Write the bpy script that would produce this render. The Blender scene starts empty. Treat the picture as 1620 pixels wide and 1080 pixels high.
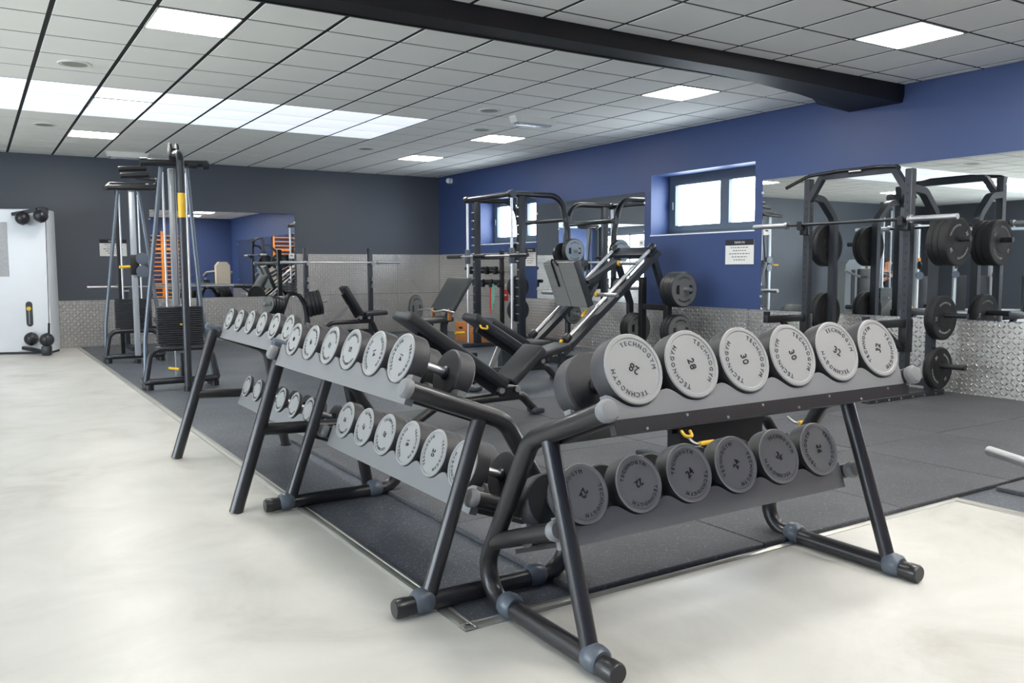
import bpy, bmesh, math, random
from mathutils import Vector, Matrix, Quaternion
random.seed(7)
S = bpy.context.scene
COL = S.collection
PI = math.pi
# ------------------------------------------------------------------ camera
XW, YB, H = 7.321, 8.200, 3.011           # right wall, back wall, ceiling height
XS, YS = 0.807, -4.454                    # outer edges of the metal floor strip
XL, YF = -9.0, -7.72                      # left wall, front wall
cam = bpy.data.cameras.new('camera'); camo = bpy.data.objects.new('camera', cam); COL.objects.link(camo)
cam.sensor_width = 36.0; cam.lens = 1342.57 / 1620 * 36.0; cam.clip_end = 200; cam.clip_start = .05
rg = Vector((0.8442697, -0.535898, -0.0046944)); up = Vector((0.0500488, 0.070121, 0.9962822)); fw = Vector((0.5335765, 0.8413658, -0.0860221))
camo.matrix_world = Matrix(((rg.x, up.x, -fw.x, -0.5456), (rg.y, up.y, -fw.y, -6.891), (rg.z, up.z, -fw.z, 1.2283), (0, 0, 0, 1)))
S.camera = camo
# ------------------------------------------------------------------ light
W = bpy.data.worlds.new('sky'); S.world = W; W.use_nodes = True
bg = W.node_tree.nodes['Background']; bg.inputs[0].default_value = (.93, .965, 1.0, 1); bg.inputs[1].default_value = 10.4
PANEL_STRENGTH = 27.0
SKYLIGHT_STRENGTH = 0.60
S.view_settings.view_transform = 'Standard'; S.view_settings.look = 'None'
S.view_settings.exposure = 0.53; S.view_settings.gamma = 1.0; S.view_settings.use_curve_mapping = False
# ------------------------------------------------------------------ materials
def lin(c):
    return tuple(((v / 255) / 12.92 if v / 255 <= .04045 else ((v / 255 + .055) / 1.055) ** 2.4) for v in c)
MATS = {}
def mat(name, rgb, rough=.5, metal=0.0, var=0.0, vscale=8.0, bump=0.0, bscale=60.0, emit=None, coat=0.0, spec=.5, rvar=0.0):
    if name in MATS: return MATS[name]
    m = bpy.data.materials.new(name); m.use_nodes = True; MATS[name] = m
    nt = m.node_tree; N = nt.nodes; L = nt.links; b = N['Principled BSDF']
    c = lin(rgb) + (1,)
    b.inputs['Base Color'].default_value = c; b.inputs['Roughness'].default_value = rough; b.inputs['Metallic'].default_value = metal
    b.inputs['Coat Weight'].default_value = coat; b.inputs['Specular IOR Level'].default_value = spec
    tc = N.new('ShaderNodeTexCoord')
    nz = N.new('ShaderNodeTexNoise'); nz.inputs['Scale'].default_value = vscale; nz.inputs['Detail'].default_value = 5
    L.new(tc.outputs['Object'], nz.inputs['Vector'])
    if var > 0:
        mx = N.new('ShaderNodeMix'); mx.data_type = 'RGBA'
        mx.inputs[6].default_value = tuple(v * (1 - var) for v in c[:3]) + (1,); mx.inputs[7].default_value = tuple(min(1, v * (1 + var)) for v in c[:3]) + (1,)
        L.new(nz.outputs['Fac'], mx.inputs[0]); L.new(mx.outputs[2], b.inputs['Base Color'])
    if rvar > 0:
        mr = N.new('ShaderNodeMapRange'); mr.inputs[1].default_value = .3; mr.inputs[2].default_value = .7
        mr.inputs[3].default_value = max(.02, rough - rvar); mr.inputs[4].default_value = rough + rvar
        L.new(nz.outputs['Fac'], mr.inputs[0]); L.new(mr.outputs[0], b.inputs['Roughness'])
    if bump > 0:
        n2 = N.new('ShaderNodeTexNoise'); n2.inputs['Scale'].default_value = bscale; n2.inputs['Detail'].default_value = 3
        L.new(tc.outputs['Object'], n2.inputs['Vector'])
        bp = N.new('ShaderNodeBump'); bp.inputs['Strength'].default_value = bump; bp.inputs['Distance'].default_value = .004
        L.new(n2.outputs['Fac'], bp.inputs['Height']); L.new(bp.outputs[0], b.inputs['Normal'])
    if emit:
        b.inputs['Emission Color'].default_value = emit[:3] + (1,); b.inputs['Emission Strength'].default_value = emit[3]
    return m
M_blue = mat('blue_wall_paint', (54, 72, 116), .5, var=.05, vscale=1.5, bump=.04, bscale=200)
M_dark = mat('charcoal_wall_paint', (80, 85, 94), .45, var=.05, vscale=1.5, bump=.04, bscale=200)
M_grid = mat('black_ceiling_grid', (9, 9, 10), .7, var=.1)
M_tile = mat('white_ceiling_tile', (243, 243, 238), .9, var=.025, vscale=2, bump=.08, bscale=250)
M_beam = mat('black_beam_paint', (17, 18, 20), .55, var=.2, vscale=6, bump=.2, bscale=18)
M_floor = None
M_matt = mat('black_tube', (38, 38, 40), .32, var=.06, coat=.1)
M_black = mat('black_steel', (24, 25, 28), .42, var=.1)
M_gun = mat('gunmetal_tube', (58, 60, 64), .34, metal=.5, var=.06)
M_rackgrey = mat('dark_grey_rack_steel', (52, 56, 62), .42, metal=.25, var=.06)
M_plastic = mat('grey_saddle_plastic', (122, 123, 125), .5, var=.04, bump=.1, bscale=300)
M_cap = mat('blue_grey_plastic_cap', (84, 92, 102), .35, var=.05)
M_rub = mat('charcoal_dumbbell_rubber', (56, 56, 59), .5, var=.06, bump=.12, bscale=250)
M_face = mat('grey_dumbbell_face', (148, 149, 148), .5, var=.03, vscale=20, bump=.05, bscale=300)
M_letter = mat('black_lettering', (22, 23, 26), .4, var=.05)
M_chrome = mat('chrome', (205, 206, 208), .40, metal=1.0, var=.02)
M_steel = mat('brushed_steel', (190, 190, 190), .32, metal=.9, var=.05)
M_silver = mat('silver_paint', (176, 182, 188), .35, metal=.5, var=.04)
M_white = mat('white_panel_paint', (226, 231, 236), .35, var=.02)
M_yellow = mat('yellow_plastic', (226, 180, 40), .45, var=.06)
M_pad = mat('black_vinyl_pad', (42, 44, 48), .45, var=.08, bump=.1, bscale=220)
M_padg = mat('grey_vinyl_pad', (58, 61, 62), .5, var=.08, bump=.1, bscale=220)
M_plate = mat('black_iron_plate', (34, 35, 37), .45, var=.1)
M_bumper = mat('black_bumper_rubber', (27, 28, 30), .68, var=.1, bump=.08, bscale=200)
M_plateface = mat('grey_plate_face', (112, 114, 114), .45, metal=.2, var=.08)
M_platesilver = mat('pale_blue_grey_plate', (160, 172, 186), .4, metal=.2, var=.05)
M_orange = mat('orange_varnished_wood', (232, 140, 52), .45, var=.12, vscale=12)
M_wood = mat('brown_wood', (176, 112, 62), .55, var=.15, vscale=14)
M_paper = mat('white_paper', (226, 225, 220), .8, var=.02)
M_ink = mat('dark_ink', (40, 40, 46), .8, var=.05)
M_greyink = mat('grey_ink', (120, 120, 122), .8, var=.05)
M_emboss = mat('grey_embossed_lettering', (72, 74, 78), .4, var=.05)
M_dimink = mat('dim_plate_lettering', (158, 160, 162), .6, var=.05)
M_leg = mat('blue_grey_tube', (104, 112, 122), .35, metal=.5, var=.05)
M_stack = mat('dark_weight_stack', (46, 48, 52), .45, metal=.2, var=.06)
M_alu = mat('aluminium_strip', (190, 190, 184), .38, metal=.85, var=.06)
M_frame = mat('grey_window_frame', (70, 82, 96), .45, var=.03)
M_offw = mat('off_white_plastic', (222, 222, 216), .45, var=.02)
M_speak = mat('grey_speaker_mesh', (150, 152, 142), .8, var=.1, vscale=60)
M_red = mat('red_rubber', (196, 52, 46), .5, var=.06)
M_teal = mat('teal_rubber', (110, 176, 160), .5, var=.06)
M_grey = mat('mid_grey_casing', (128, 134, 138), .4, metal=.2, var=.04)
M_beige = mat('beige_casing', (176, 166, 152), .5, var=.04)
M_skin = mat('skin', (206, 150, 122), .5, var=.05)
M_navy = mat('dark_shirt', (26, 30, 46), .8, var=.1)
M_royal = mat('blue_cloth', (30, 70, 170), .8, var=.08)
M_hair = mat('brown_hair', (62, 44, 34), .7, var=.2, vscale=40)
M_panel = mat('lit_diffuser', (255, 255, 255), .5, emit=(1.0, .97, .92, PANEL_STRENGTH))
M_sky = None

def nodes_mat(name):
    m = bpy.data.materials.new(name); m.use_nodes = True; MATS[name] = m
    return m, m.node_tree.nodes, m.node_tree.links, m.node_tree.nodes['Principled BSDF']
def math_node(N, L, op, a, b=None, c=None):
    n = N.new('ShaderNodeMath'); n.operation = op
    for i, v in enumerate((a, b, c)):
        if v is None: continue
        if isinstance(v, (int, float)): n.inputs[i].default_value = v
        else: L.new(v, n.inputs[i])
    return n.outputs[0]
def ramp(N, L, src, stops):
    r = N.new('ShaderNodeValToRGB'); e = r.color_ramp.elements
    while len(e) < len(stops): e.new(.5)
    for el, (p, c) in zip(e, stops): el.position = p; el.color = lin(c) + (1,)
    L.new(src, r.inputs[0]); return r.outputs[0]
# pale resin floor: cloudy tone, faint stains, semi gloss
m, N, L, b = nodes_mat('pale_resin_floor'); M_floor = m
tc = N.new('ShaderNodeTexCoord')
n1 = N.new('ShaderNodeTexNoise'); n1.inputs['Scale'].default_value = 1.3; n1.inputs['Detail'].default_value = 9; n1.inputs['Roughness'].default_value = .62; n1.inputs['Distortion'].default_value = .8
L.new(tc.outputs['Object'], n1.inputs['Vector'])
L.new(ramp(N, L, n1.outputs['Fac'], [(.28, (172, 170, 162)), (.45, (190, 189, 183)), (.6, (198, 197, 191)), (.78, (210, 209, 204))]), b.inputs['Base Color'])
n2 = N.new('ShaderNodeTexNoise'); n2.inputs['Scale'].default_value = 3.5; n2.inputs['Detail'].default_value = 6
L.new(tc.outputs['Object'], n2.inputs['Vector'])
mr = N.new('ShaderNodeMapRange'); mr.inputs[1].default_value = .3; mr.inputs[2].default_value = .7; mr.inputs[3].default_value = .30; mr.inputs[4].default_value = .42
L.new(n2.outputs['Fac'], mr.inputs[0]); L.new(mr.outputs[0], b.inputs['Roughness'])
bp = N.new('ShaderNodeBump'); bp.inputs['Strength'].default_value = .06; bp.inputs['Distance'].default_value = .01
L.new(n1.outputs['Fac'], bp.inputs['Height']); L.new(bp.outputs[0], b.inputs['Normal'])
# speckled rubber
def rubber(name, base, speck, rough, thr):
    m, N, L, b = nodes_mat(name)
    tc = N.new('ShaderNodeTexCoord')
    v = N.new('ShaderNodeTexVoronoi'); v.inputs['Scale'].default_value = 190
    n0 = N.new('ShaderNodeTexNoise'); n0.inputs['Scale'].default_value = 120; n0.inputs['Detail'].default_value = 4
    n3 = N.new('ShaderNodeTexNoise'); n3.inputs['Scale'].default_value = 1.6; n3.inputs['Detail'].default_value = 6
    for q in (v, n0, n3): L.new(tc.outputs['Object'], q.inputs['Vector'])
    sep = N.new('ShaderNodeSeparateColor'); L.new(v.outputs['Color'], sep.inputs[0])
    f = math_node(N, L, 'GREATER_THAN', sep.outputs[0], thr)
    mx = N.new('ShaderNodeMix'); mx.data_type = 'RGBA'; L.new(f, mx.inputs[0])
    L.new(ramp(N, L, n3.outputs['Fac'], [(.3, tuple(int(c * .86) for c in base)), (.7, tuple(min(255, int(c * 1.14)) for c in base))]), mx.inputs[6])
    mx.inputs[7].default_value = lin(speck) + (1,)
    L.new(mx.outputs[2], b.inputs['Base Color']); b.inputs['Roughness'].default_value = rough
    bp = N.new('ShaderNodeBump'); bp.inputs['Strength'].default_value = .45; bp.inputs['Distance'].default_value = .004
    L.new(n0.outputs['Fac'], bp.inputs['Height']); L.new(bp.outputs[0], b.inputs['Normal'])
    return m
M_sheet = rubber('flat_black_rubber', (72, 77, 85), (122, 128, 138), .5, .93)
M_mat = rubber('thick_rubber_mat', (68, 70, 74), (104, 107, 112), .6, .95)
# aluminium tread plate: raised lugs at alternating 45 degrees
m, N, L, b = nodes_mat('aluminium_tread_plate'); M_tread = m
tc = N.new('ShaderNodeTexCoord'); sp = N.new('ShaderNodeSeparateXYZ'); L.new(tc.outputs['Object'], sp.inputs[0])
PITCH = .047
u = math_node(N, L, 'DIVIDE', sp.outputs['X'], PITCH); v = math_node(N, L, 'DIVIDE', sp.outputs['Z'], PITCH)
fu = math_node(N, L, 'FLOOR', u); fv = math_node(N, L, 'FLOOR', v)
lu = math_node(N, L, 'SUBTRACT', math_node(N, L, 'SUBTRACT', u, fu), .5); lv = math_node(N, L, 'SUBTRACT', math_node(N, L, 'SUBTRACT', v, fv), .5)
par = math_node(N, L, 'PINGPONG', math_node(N, L, 'ADD', fu, fv), 1.0)
sg = math_node(N, L, 'SUBTRACT', math_node(N, L, 'MULTIPLY', par, 2), 1)
lu2 = math_node(N, L, 'MULTIPLY', lu, sg)
a = math_node(N, L, 'MULTIPLY', math_node(N, L, 'ADD', lu2, lv), 1 / (1.414 * .52)); c = math_node(N, L, 'MULTIPLY', math_node(N, L, 'SUBTRACT', lu2, lv), 1 / (1.414 * .2))
d = math_node(N, L, 'SQRT', math_node(N, L, 'ADD', math_node(N, L, 'MULTIPLY', a, a), math_node(N, L, 'MULTIPLY', c, c)))
mr = N.new('ShaderNodeMapRange'); mr.interpolation_type = 'SMOOTHSTEP'; mr.inputs[1].default_value = 1.0; mr.inputs[2].default_value = .3; mr.inputs[3].default_value = 0; mr.inputs[4].default_value = 1
L.new(d, mr.inputs[0])
bp = N.new('ShaderNodeBump'); bp.inputs['Strength'].default_value = 1.0; bp.inputs['Distance'].default_value = .011
L.new(mr.outputs[0], bp.inputs['Height']); L.new(bp.outputs[0], b.inputs['Normal'])
b.inputs['Metallic'].default_value = .9; b.inputs['Roughness'].default_value = .34
nz = N.new('ShaderNodeTexNoise'); nz.inputs['Scale'].default_value = 1.2; nz.inputs['Detail'].default_value = 3; L.new(tc.outputs['Object'], nz.inputs['Vector'])
mxt = N.new('ShaderNodeMix'); mxt.data_type = 'RGBA'; L.new(mr.outputs[0], mxt.inputs[0])
L.new(ramp(N, L, nz.outputs['Fac'], [(.3, (190, 187, 182)), (.7, (208, 206, 202))]), mxt.inputs[6]); mxt.inputs[7].default_value = lin((246, 243, 238)) + (1,)  # lugs coloured brighter than the sheet, painting in their glints
L.new(mxt.outputs[2], b.inputs['Base Color'])
L.new(math_node(N, L, 'MULTIPLY_ADD', mr.outputs[0], -.16, .42), b.inputs['Roughness'])
# mirror
m, N, L, b = nodes_mat('mirror_silver'); M_mirror = m
b.inputs['Base Color'].default_value = (.86, .88, .88, 1); b.inputs['Metallic'].default_value = 1; b.inputs['Roughness'].default_value = .012
nz = N.new('ShaderNodeTexNoise'); nz.inputs['Scale'].default_value = .8; mr = N.new('ShaderNodeMapRange'); mr.inputs[3].default_value = .008; mr.inputs[4].default_value = .016
L.new(nz.outputs['Fac'], mr.inputs[0]); L.new(mr.outputs[0], b.inputs['Roughness'])
# window glass: clear pane
m, N, L, b = nodes_mat('clear_glass'); M_glass = m
N.remove(b); tr = N.new('ShaderNodeBsdfTransparent'); gl = N.new('ShaderNodeBsdfGlossy'); gl.inputs['Roughness'].default_value = .02
tr.inputs[0].default_value = (.93, .97, 1, 1)
ms = N.new('ShaderNodeMixShader'); ms.inputs[0].default_value = .05; L.new(tr.outputs[0], ms.inputs[1]); L.new(gl.outputs[0], ms.inputs[2])
L.new(ms.outputs[0], N['Material Output'].inputs[0])
# skylight panel: translucent sheet lit by the daylight above it
m, N, L, b = nodes_mat('daylight_skylight_sheet'); M_sky = m
b.inputs['Base Color'].default_value = (.8, .85, .92, 1); b.inputs['Roughness'].default_value = .4
nz = N.new('ShaderNodeTexNoise'); nz.inputs['Scale'].default_value = 1.1; nz.inputs['Detail'].default_value = 2
tc = N.new('ShaderNodeTexCoord'); L.new(tc.outputs['Object'], nz.inputs['Vector'])
L.new(ramp(N, L, nz.outputs['Fac'], [(.3, (222, 232, 246)), (.7, (244, 248, 255))]), b.inputs['Emission Color']); b.inputs['Emission Strength'].default_value = SKYLIGHT_STRENGTH

# ------------------------------------------------------------------ mesh helpers
def basis(ax):
    ax = Vector(ax).normalized(); t = Vector((0, 0, 1)) if abs(ax.z) < .9 else Vector((1, 0, 0))
    x = t.cross(ax).normalized(); y = ax.cross(x); return x, y, ax
def fillet(pts, r, n=7):
    P = [Vector(p) for p in pts]
    if len(P) < 3 or (not isinstance(r, (list, tuple)) and r <= 0): return P
    rs = r if isinstance(r, (list, tuple)) else [r] * (len(P) - 2)
    out = [P[0]]
    for i in range(1, len(P) - 1):
        a, b, c = P[i - 1], P[i], P[i + 1]; d1 = (a - b); d2 = (c - b); l1, l2 = d1.length, d2.length; d1.normalize(); d2.normalize()
        ang = d1.angle(d2)
        if ang > PI - .02 or rs[i - 1] <= 0: out.append(b); continue
        t = min(rs[i - 1] / math.tan(ang / 2), l1 * .49 if i > 1 else l1 * .98, l2 * .49 if i < len(P) - 2 else l2 * .98); rr = t * math.tan(ang / 2)
        bis = (d1 + d2).normalized(); cen = b + bis * (rr / math.sin(ang / 2)); p0 = b + d1 * t; p1 = b + d2 * t
        v0 = p0 - cen; v1 = p1 - cen; tot = v0.angle(v1); ax = v0.cross(v1)
        if ax.length < 1e-9: out.append(b); continue
        ax.normalize()
        for k in range(n + 1): out.append(cen + Quaternion(ax, tot * k / n) @ v0)
    out.append(P[-1]); return out
class MB:
    def __init__(s): s.v = []; s.f = []
    def add(s, v, f):
        o = len(s.v); s.v += [tuple(p) for p in v]; s.f += [tuple(i + o for i in q) for q in f]; return s
    def box(s, c, d, R=None, bev=0.0, seg=2):
        if bev > 0:
            bm = bmesh.new(); bmesh.ops.create_cube(bm, size=1); bmesh.ops.scale(bm, vec=Vector(d), verts=bm.verts)
            bmesh.ops.bevel(bm, geom=bm.edges[:], offset=bev, segments=seg, affect='EDGES', profile=.5)
            bm.verts.index_update(); vs = [v.co.copy() for v in bm.verts]; fs = [[v.index for v in f.verts] for f in bm.faces]; bm.free()
        else:
            x, y, z = (q / 2 for q in d)
            vs = [Vector(p) for p in ((-x, -y, -z), (x, -y, -z), (x, y, -z), (-x, y, -z), (-x, -y, z), (x, -y, z), (x, y, z), (-x, y, z))]
            fs = [(0, 3, 2, 1), (4, 5, 6, 7), (0, 1, 5, 4), (1, 2, 6, 5), (2, 3, 7, 6), (3, 0, 4, 7)]
        if R is not None: vs = [R @ v for v in vs]
        c = Vector(c); return s.add([v + c for v in vs], fs)
    def b2(s, a, b, bev=0.0):
        return s.box([(p + q) / 2 for p, q in zip(a, b)], [abs(q - p) for p, q in zip(a, b)], bev=bev)
    def sweep(s, path, sec, upv=None, caps=True):
        P = [Vector(p) for p in path]; n = len(sec); vs = []; prev = None
        for i, p in enumerate(P):
            t = (P[min(i + 1, len(P) - 1)] - P[max(i - 1, 0)]).normalized()
            if upv is not None:
                x = Vector(upv).cross(t)
                if x.length < 1e-6: x = basis(t)[0]
                x.normalize(); y = t.cross(x)
            elif prev is None: x, y, _ = basis(t)
            else:
                x = prev - t * prev.dot(t); x.normalize(); y = t.cross(x)
            prev = x
            k = 1.0
            if 0 < i < len(P) - 1:
                k = 1 / max(.5, math.cos((P[i] - P[i - 1]).angle(P[i + 1] - P[i]) / 2))
            vs += [p + x * a * (k if upv is None else 1) + y * b * (k if upv is not None else k) for a, b in sec]
        fs = []
        for i in range(len(P) - 1):
            for j in range(n): fs.append((i * n + j, i * n + (j + 1) % n, (i + 1) * n + (j + 1) % n, (i + 1) * n + j))
        if caps: fs.append(tuple(range(n - 1, -1, -1))); fs.append(tuple((len(P) - 1) * n + j for j in range(n)))
        return s.add(vs, fs)
    def tube(s, pts, r, fil=0, n=12, caps=True, fn=7):
        sec = [(r * math.cos(2 * PI * k / n), r * math.sin(2 * PI * k / n)) for k in range(n)]
        return s.sweep(fillet(pts, fil, fn), sec, None, caps)
    def bar(s, pts, w, h, fil=0, upv=(0, 0, 1)):
        return s.sweep(fillet(pts, fil, 6), [(-w / 2, -h / 2), (w / 2, -h / 2), (w / 2, h / 2), (-w / 2, h / 2)], upv)
    def lathe(s, prof, o, ax, n=28):
        x, y, z = basis(ax); o = Vector(o); vs = []; fs = []
        for r, h in prof:
            for k in range(n):
                a = 2 * PI * k / n; vs.append(o + z * h + (x * math.cos(a) + y * math.sin(a)) * r)
        for i in range(len(prof) - 1):
            for k in range(n): fs.append((i * n + k, i * n + (k + 1) % n, (i + 1) * n + (k + 1) % n, (i + 1) * n + k))
        if prof[0][0] > 1e-6: fs.append(tuple(range(n - 1, -1, -1)))
        if prof[-1][0] > 1e-6: fs.append(tuple((len(prof) - 1) * n + k for k in range(n)))
        return s.add(vs, fs)
    def cyl(s, a, b, r, n=16, r2=None):
        a = Vector(a); b = Vector(b); return s.lathe([(r, 0), (r if r2 is None else r2, (b - a).length)], a, b - a, n)
    def ball(s, c, r, n=14, m=8, sc=(1, 1, 1)):
        c = Vector(c); vs = []; fs = []
        for i in range(m + 1):
            t = PI * i / m
            for k in range(n):
                a = 2 * PI * k / n; vs.append(c + Vector((r * sc[0] * math.sin(t) * math.cos(a), r * sc[1] * math.sin(t) * math.sin(a), r * sc[2] * math.cos(t))))
        for i in range(m):
            for k in range(n): fs.append((i * n + k, (i + 1) * n + k, (i + 1) * n + (k + 1) % n, i * n + (k + 1) % n))
        return s.add(vs, fs)
    def prism(s, poly, o, ux, uy, dep):
        o = Vector(o); ux = Vector(ux); uy = Vector(uy); dep = Vector(dep); n = len(poly)
        vs = [o + ux * a + uy * b for a, b in poly] + [o + ux * a + uy * b + dep for a, b in poly]
        fs = [tuple(range(n)), tuple(range(2 * n - 1, n - 1, -1))] + [(i, i + n, (i + 1) % n + n, (i + 1) % n) for i in range(n)]
        return s.add(vs, fs)
    def mesh(s, name, m, sharp=40):
        me = bpy.data.meshes.new(name); me.from_pydata(s.v, [], s.f)
        bm = bmesh.new(); bm.from_mesh(me); bmesh.ops.remove_doubles(bm, verts=bm.verts, dist=1e-6); bmesh.ops.recalc_face_normals(bm, faces=bm.faces); bm.to_mesh(me); bm.free()
        me.polygons.foreach_set('use_smooth', [True] * len(me.polygons))
        me.set_sharp_from_angle(angle=math.radians(sharp))
        me.materials.append(m); return me
    def build(s, name, m, parent=None, sharp=40):
        return obj(name, s.mesh(name, m, sharp), parent)
def obj(name, me, parent=None, loc=None, rot=None):
    o = bpy.data.objects.new(name, me); COL.objects.link(o)
    if parent is not None: o.parent = parent
    if loc is not None: o.location = loc
    if rot is not None: o.rotation_euler = rot
    return o
def tag(o, label, cat, group=None):
    o['label'] = label; o['category'] = cat
    if group: o['group'] = group
    return o
def thing(name, label, cat, loc=(0, 0, 0), rz=0.0, group=None):
    o = bpy.data.objects.new(name, None); COL.objects.link(o); o.empty_display_size = .1
    o.location = loc; o.rotation_euler = (0, 0, rz); return tag(o, label, cat, group)
def struct(o): o['kind'] = 'structure'; return o
def copy_tree(o, parent=None):
    c = o.copy(); COL.objects.link(c)
    if parent is not None: c.parent = parent
    for ch in list(o.children): copy_tree(ch, c)
    return c
# ------------------------------------------------------------------ lettering
_gl = {}
def glyph(t):
    if t not in _gl:
        cu = bpy.data.curves.new('t', 'FONT'); cu.body = t; cu.size = 1; cu.extrude = .06; cu.resolution_u = 2
        o = bpy.data.objects.new('t', cu); COL.objects.link(o); bpy.context.view_layer.update()
        me = o.evaluated_get(bpy.context.evaluated_depsgraph_get()).to_mesh()
        vs = [v.co.copy() for v in me.vertices]; fs = [tuple(p.vertices) for p in me.polygons]
        bpy.data.objects.remove(o); bpy.data.curves.remove(cu)
        x0 = min(v.x for v in vs); x1 = max(v.x for v in vs)
        _gl[t] = ([Vector((v.x - (x0 + x1) / 2, v.y - .35, v.z)) for v in vs], fs, x1 - x0)
    return _gl[t]
def put_text(mb, t, o, ux, uy, size, depth=.02):
    o = Vector(o); ux = Vector(ux); uy = Vector(uy); n = ux.cross(uy)
    vs, fs, w = glyph(t); mb.add([o + ux * v.x * size + uy * v.y * size + n * (v.z * depth / .06) for v in vs], fs)
def arc_text(mb, t, o, ux, uy, R, size, mid, depth, inward=False, gap=.16):
    o = Vector(o); ws = [glyph(ch)[2] for ch in t]; tot = sum(ws) + gap * (len(t) - 1); x = -tot / 2
    for ch, w in zip(t, ws):
        a = (x + w / 2) * size / R; x += w + gap
        th = mid + a if inward else mid - a
        rad = ux * math.cos(th) + uy * math.sin(th); tan = ux * -math.sin(th) + uy * math.cos(th)
        if inward: put_text(mb, ch, o + rad * R, tan, -rad, size, depth)
        else: put_text(mb, ch, o + rad * R, -tan, rad, size, depth)
# ================================================================== the room
rot_r = -PI / 2      # local x of a right-wall panel runs towards the camera (-Y)
fl = struct(MB().b2((XL - .3, YF - .3, -.2), (XW + .4, YB + .3, 0)).build('floor', M_floor))
sh = MB(); sh.b2((XS + .03, YS + .03, 0), (XW, YB, .005)); sh.b2((3.775, YF, 0), (XW, YS + .03, .005)); sh.build('rubber_sheet', M_sheet, fl)
xe = [1.305, 2.312, 3.318, 4.322, 5.282, 6.29, 7.312]; ye = [-4.432, -3.43, -2.425, -1.415, -.40]
def mat_tile(x0, x1, y0, y1, z=.03):
    g = .004; mb = MB(); mb.box(((x1 - x0) / 2, (y1 - y0) / 2, z / 2 + .002), (x1 - x0 - g, y1 - y0 - g, z - .004), bev=.005, seg=1)
    return mb.build('mat_tile', M_mat, fl)
for i in range(6):
    for j in range(4):
        o = mat_tile(xe[i], xe[i + 1], ye[j], ye[j + 1]); o.location = (xe[i], ye[j], 0.0 + random.uniform(-.001, .001))
for i, (x0, x1) in enumerate(((4.115, 5.11), (5.12, 6.12), (6.13, 7.3))):
    for j, (y0, y1) in enumerate(((-5.46, -4.462), (-6.46, -5.46), (-7.46, -6.46))):
        o = mat_tile(x0, x1, y0, y1); o.location = (x0, y0, 0)
# aluminium strip round the rubber
def strip(name, pts):
    mb = MB(); sec = [(-.026, 0), (.026, 0), (.026, .009), (.016, .011), (.013, .0075), (-.004, .0075), (-.007, .011), (-.018, .009), (-.026, .003)]
    mb.sweep([Vector(p) for p in pts], [(a, b) for a, b in sec], upv=(0, 0, 1)); return struct(mb.build(name, M_alu, sharp=20))
strip('trim_1', [(XS + .026, YB, 0), (XS + .026, YS + .0, 0)])
strip('trim_2', [(XS, YS + .026, 0), (3.80, YS + .026, 0)])
strip('trim_3', [(3.774, YS + .052, 0), (3.774, YF, 0)])
# walls
struct(MB().b2((XL - .3, YB, 0), (XW + .42, YB + .3, H + .15)).build('wall_back', M_dark))
struct(MB().b2((XL - .3, YF - .3, 0), (XW + .42, YF, H + .15)).build('wall_front', M_blue))
LW = ((-7.2, -3.7), (-3.5, 0.0), (.2, 3.7)); mb = MB(); mb.b2((XL - .3, YF, 0), (XL, YB, .30)); mb.b2((XL - .3, YF, 2.7), (XL, YB, H + .15))
for a, b in zip([YF] + [w[1] for w in LW], [w[0] for w in LW] + [YB]): mb.b2((XL - .3, a, .30), (XL, b, 2.7))
struct(mb.build('wall_left', M_dark))
for i, (a, b) in enumerate(LW):
    fr = MB(); x = XL - .2
    for q in (.30, 2.64): fr.b2((x, a, q), (x + .06, b, q + .06))
    for q in (a, (a + b) / 2 - .03, b - .06): fr.b2((x, q, .36), (x + .06, q + .06, 2.64))
    wo = struct(fr.build('window_%d' % (i + 4), M_frame))
    for q in (a + .06, (a + b) / 2 + .03): MB().b2((x + .025, q - .005, .355), (x + .031, q + (b - a) / 2 - .085, 2.645)).build('pane', M_glass, wo)
def portal(loc, sx, sy, rot):
    l = bpy.data.lights.new('window_portal', 'AREA'); l.shape = 'RECTANGLE'; l.size = sx; l.size_y = sy; l.cycles.is_portal = True
    o = bpy.data.objects.new('window_portal', l); COL.objects.link(o); o.location = loc; o.rotation_euler = rot
for a, b in LW: portal((XL - .31, (a + b) / 2, 1.50), 2.40, b - a, (0, -PI / 2, 0))
W1 = (.135, 1.957, 1.665, 2.47); W2 = (4.76, 6.64, 1.66, 2.47); TH = .42
mb = MB(); ys = [YF, W1[0], W1[1], W2[0], W2[1], YB]
for a, b in ((YF, W1[0]), (W1[1], W2[0]), (W2[1], YB)): mb.b2((XW, a, 0), (XW + TH, b, H + .15))
for w in (W1, W2): mb.b2((XW, w[0], 0), (XW + TH, w[1], w[2])); mb.b2((XW, w[0], w[3]), (XW + TH, w[1], H + .15))
wr = struct(mb.build('wall_right', M_blue)); wb = bpy.data.objects['wall_back']
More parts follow.
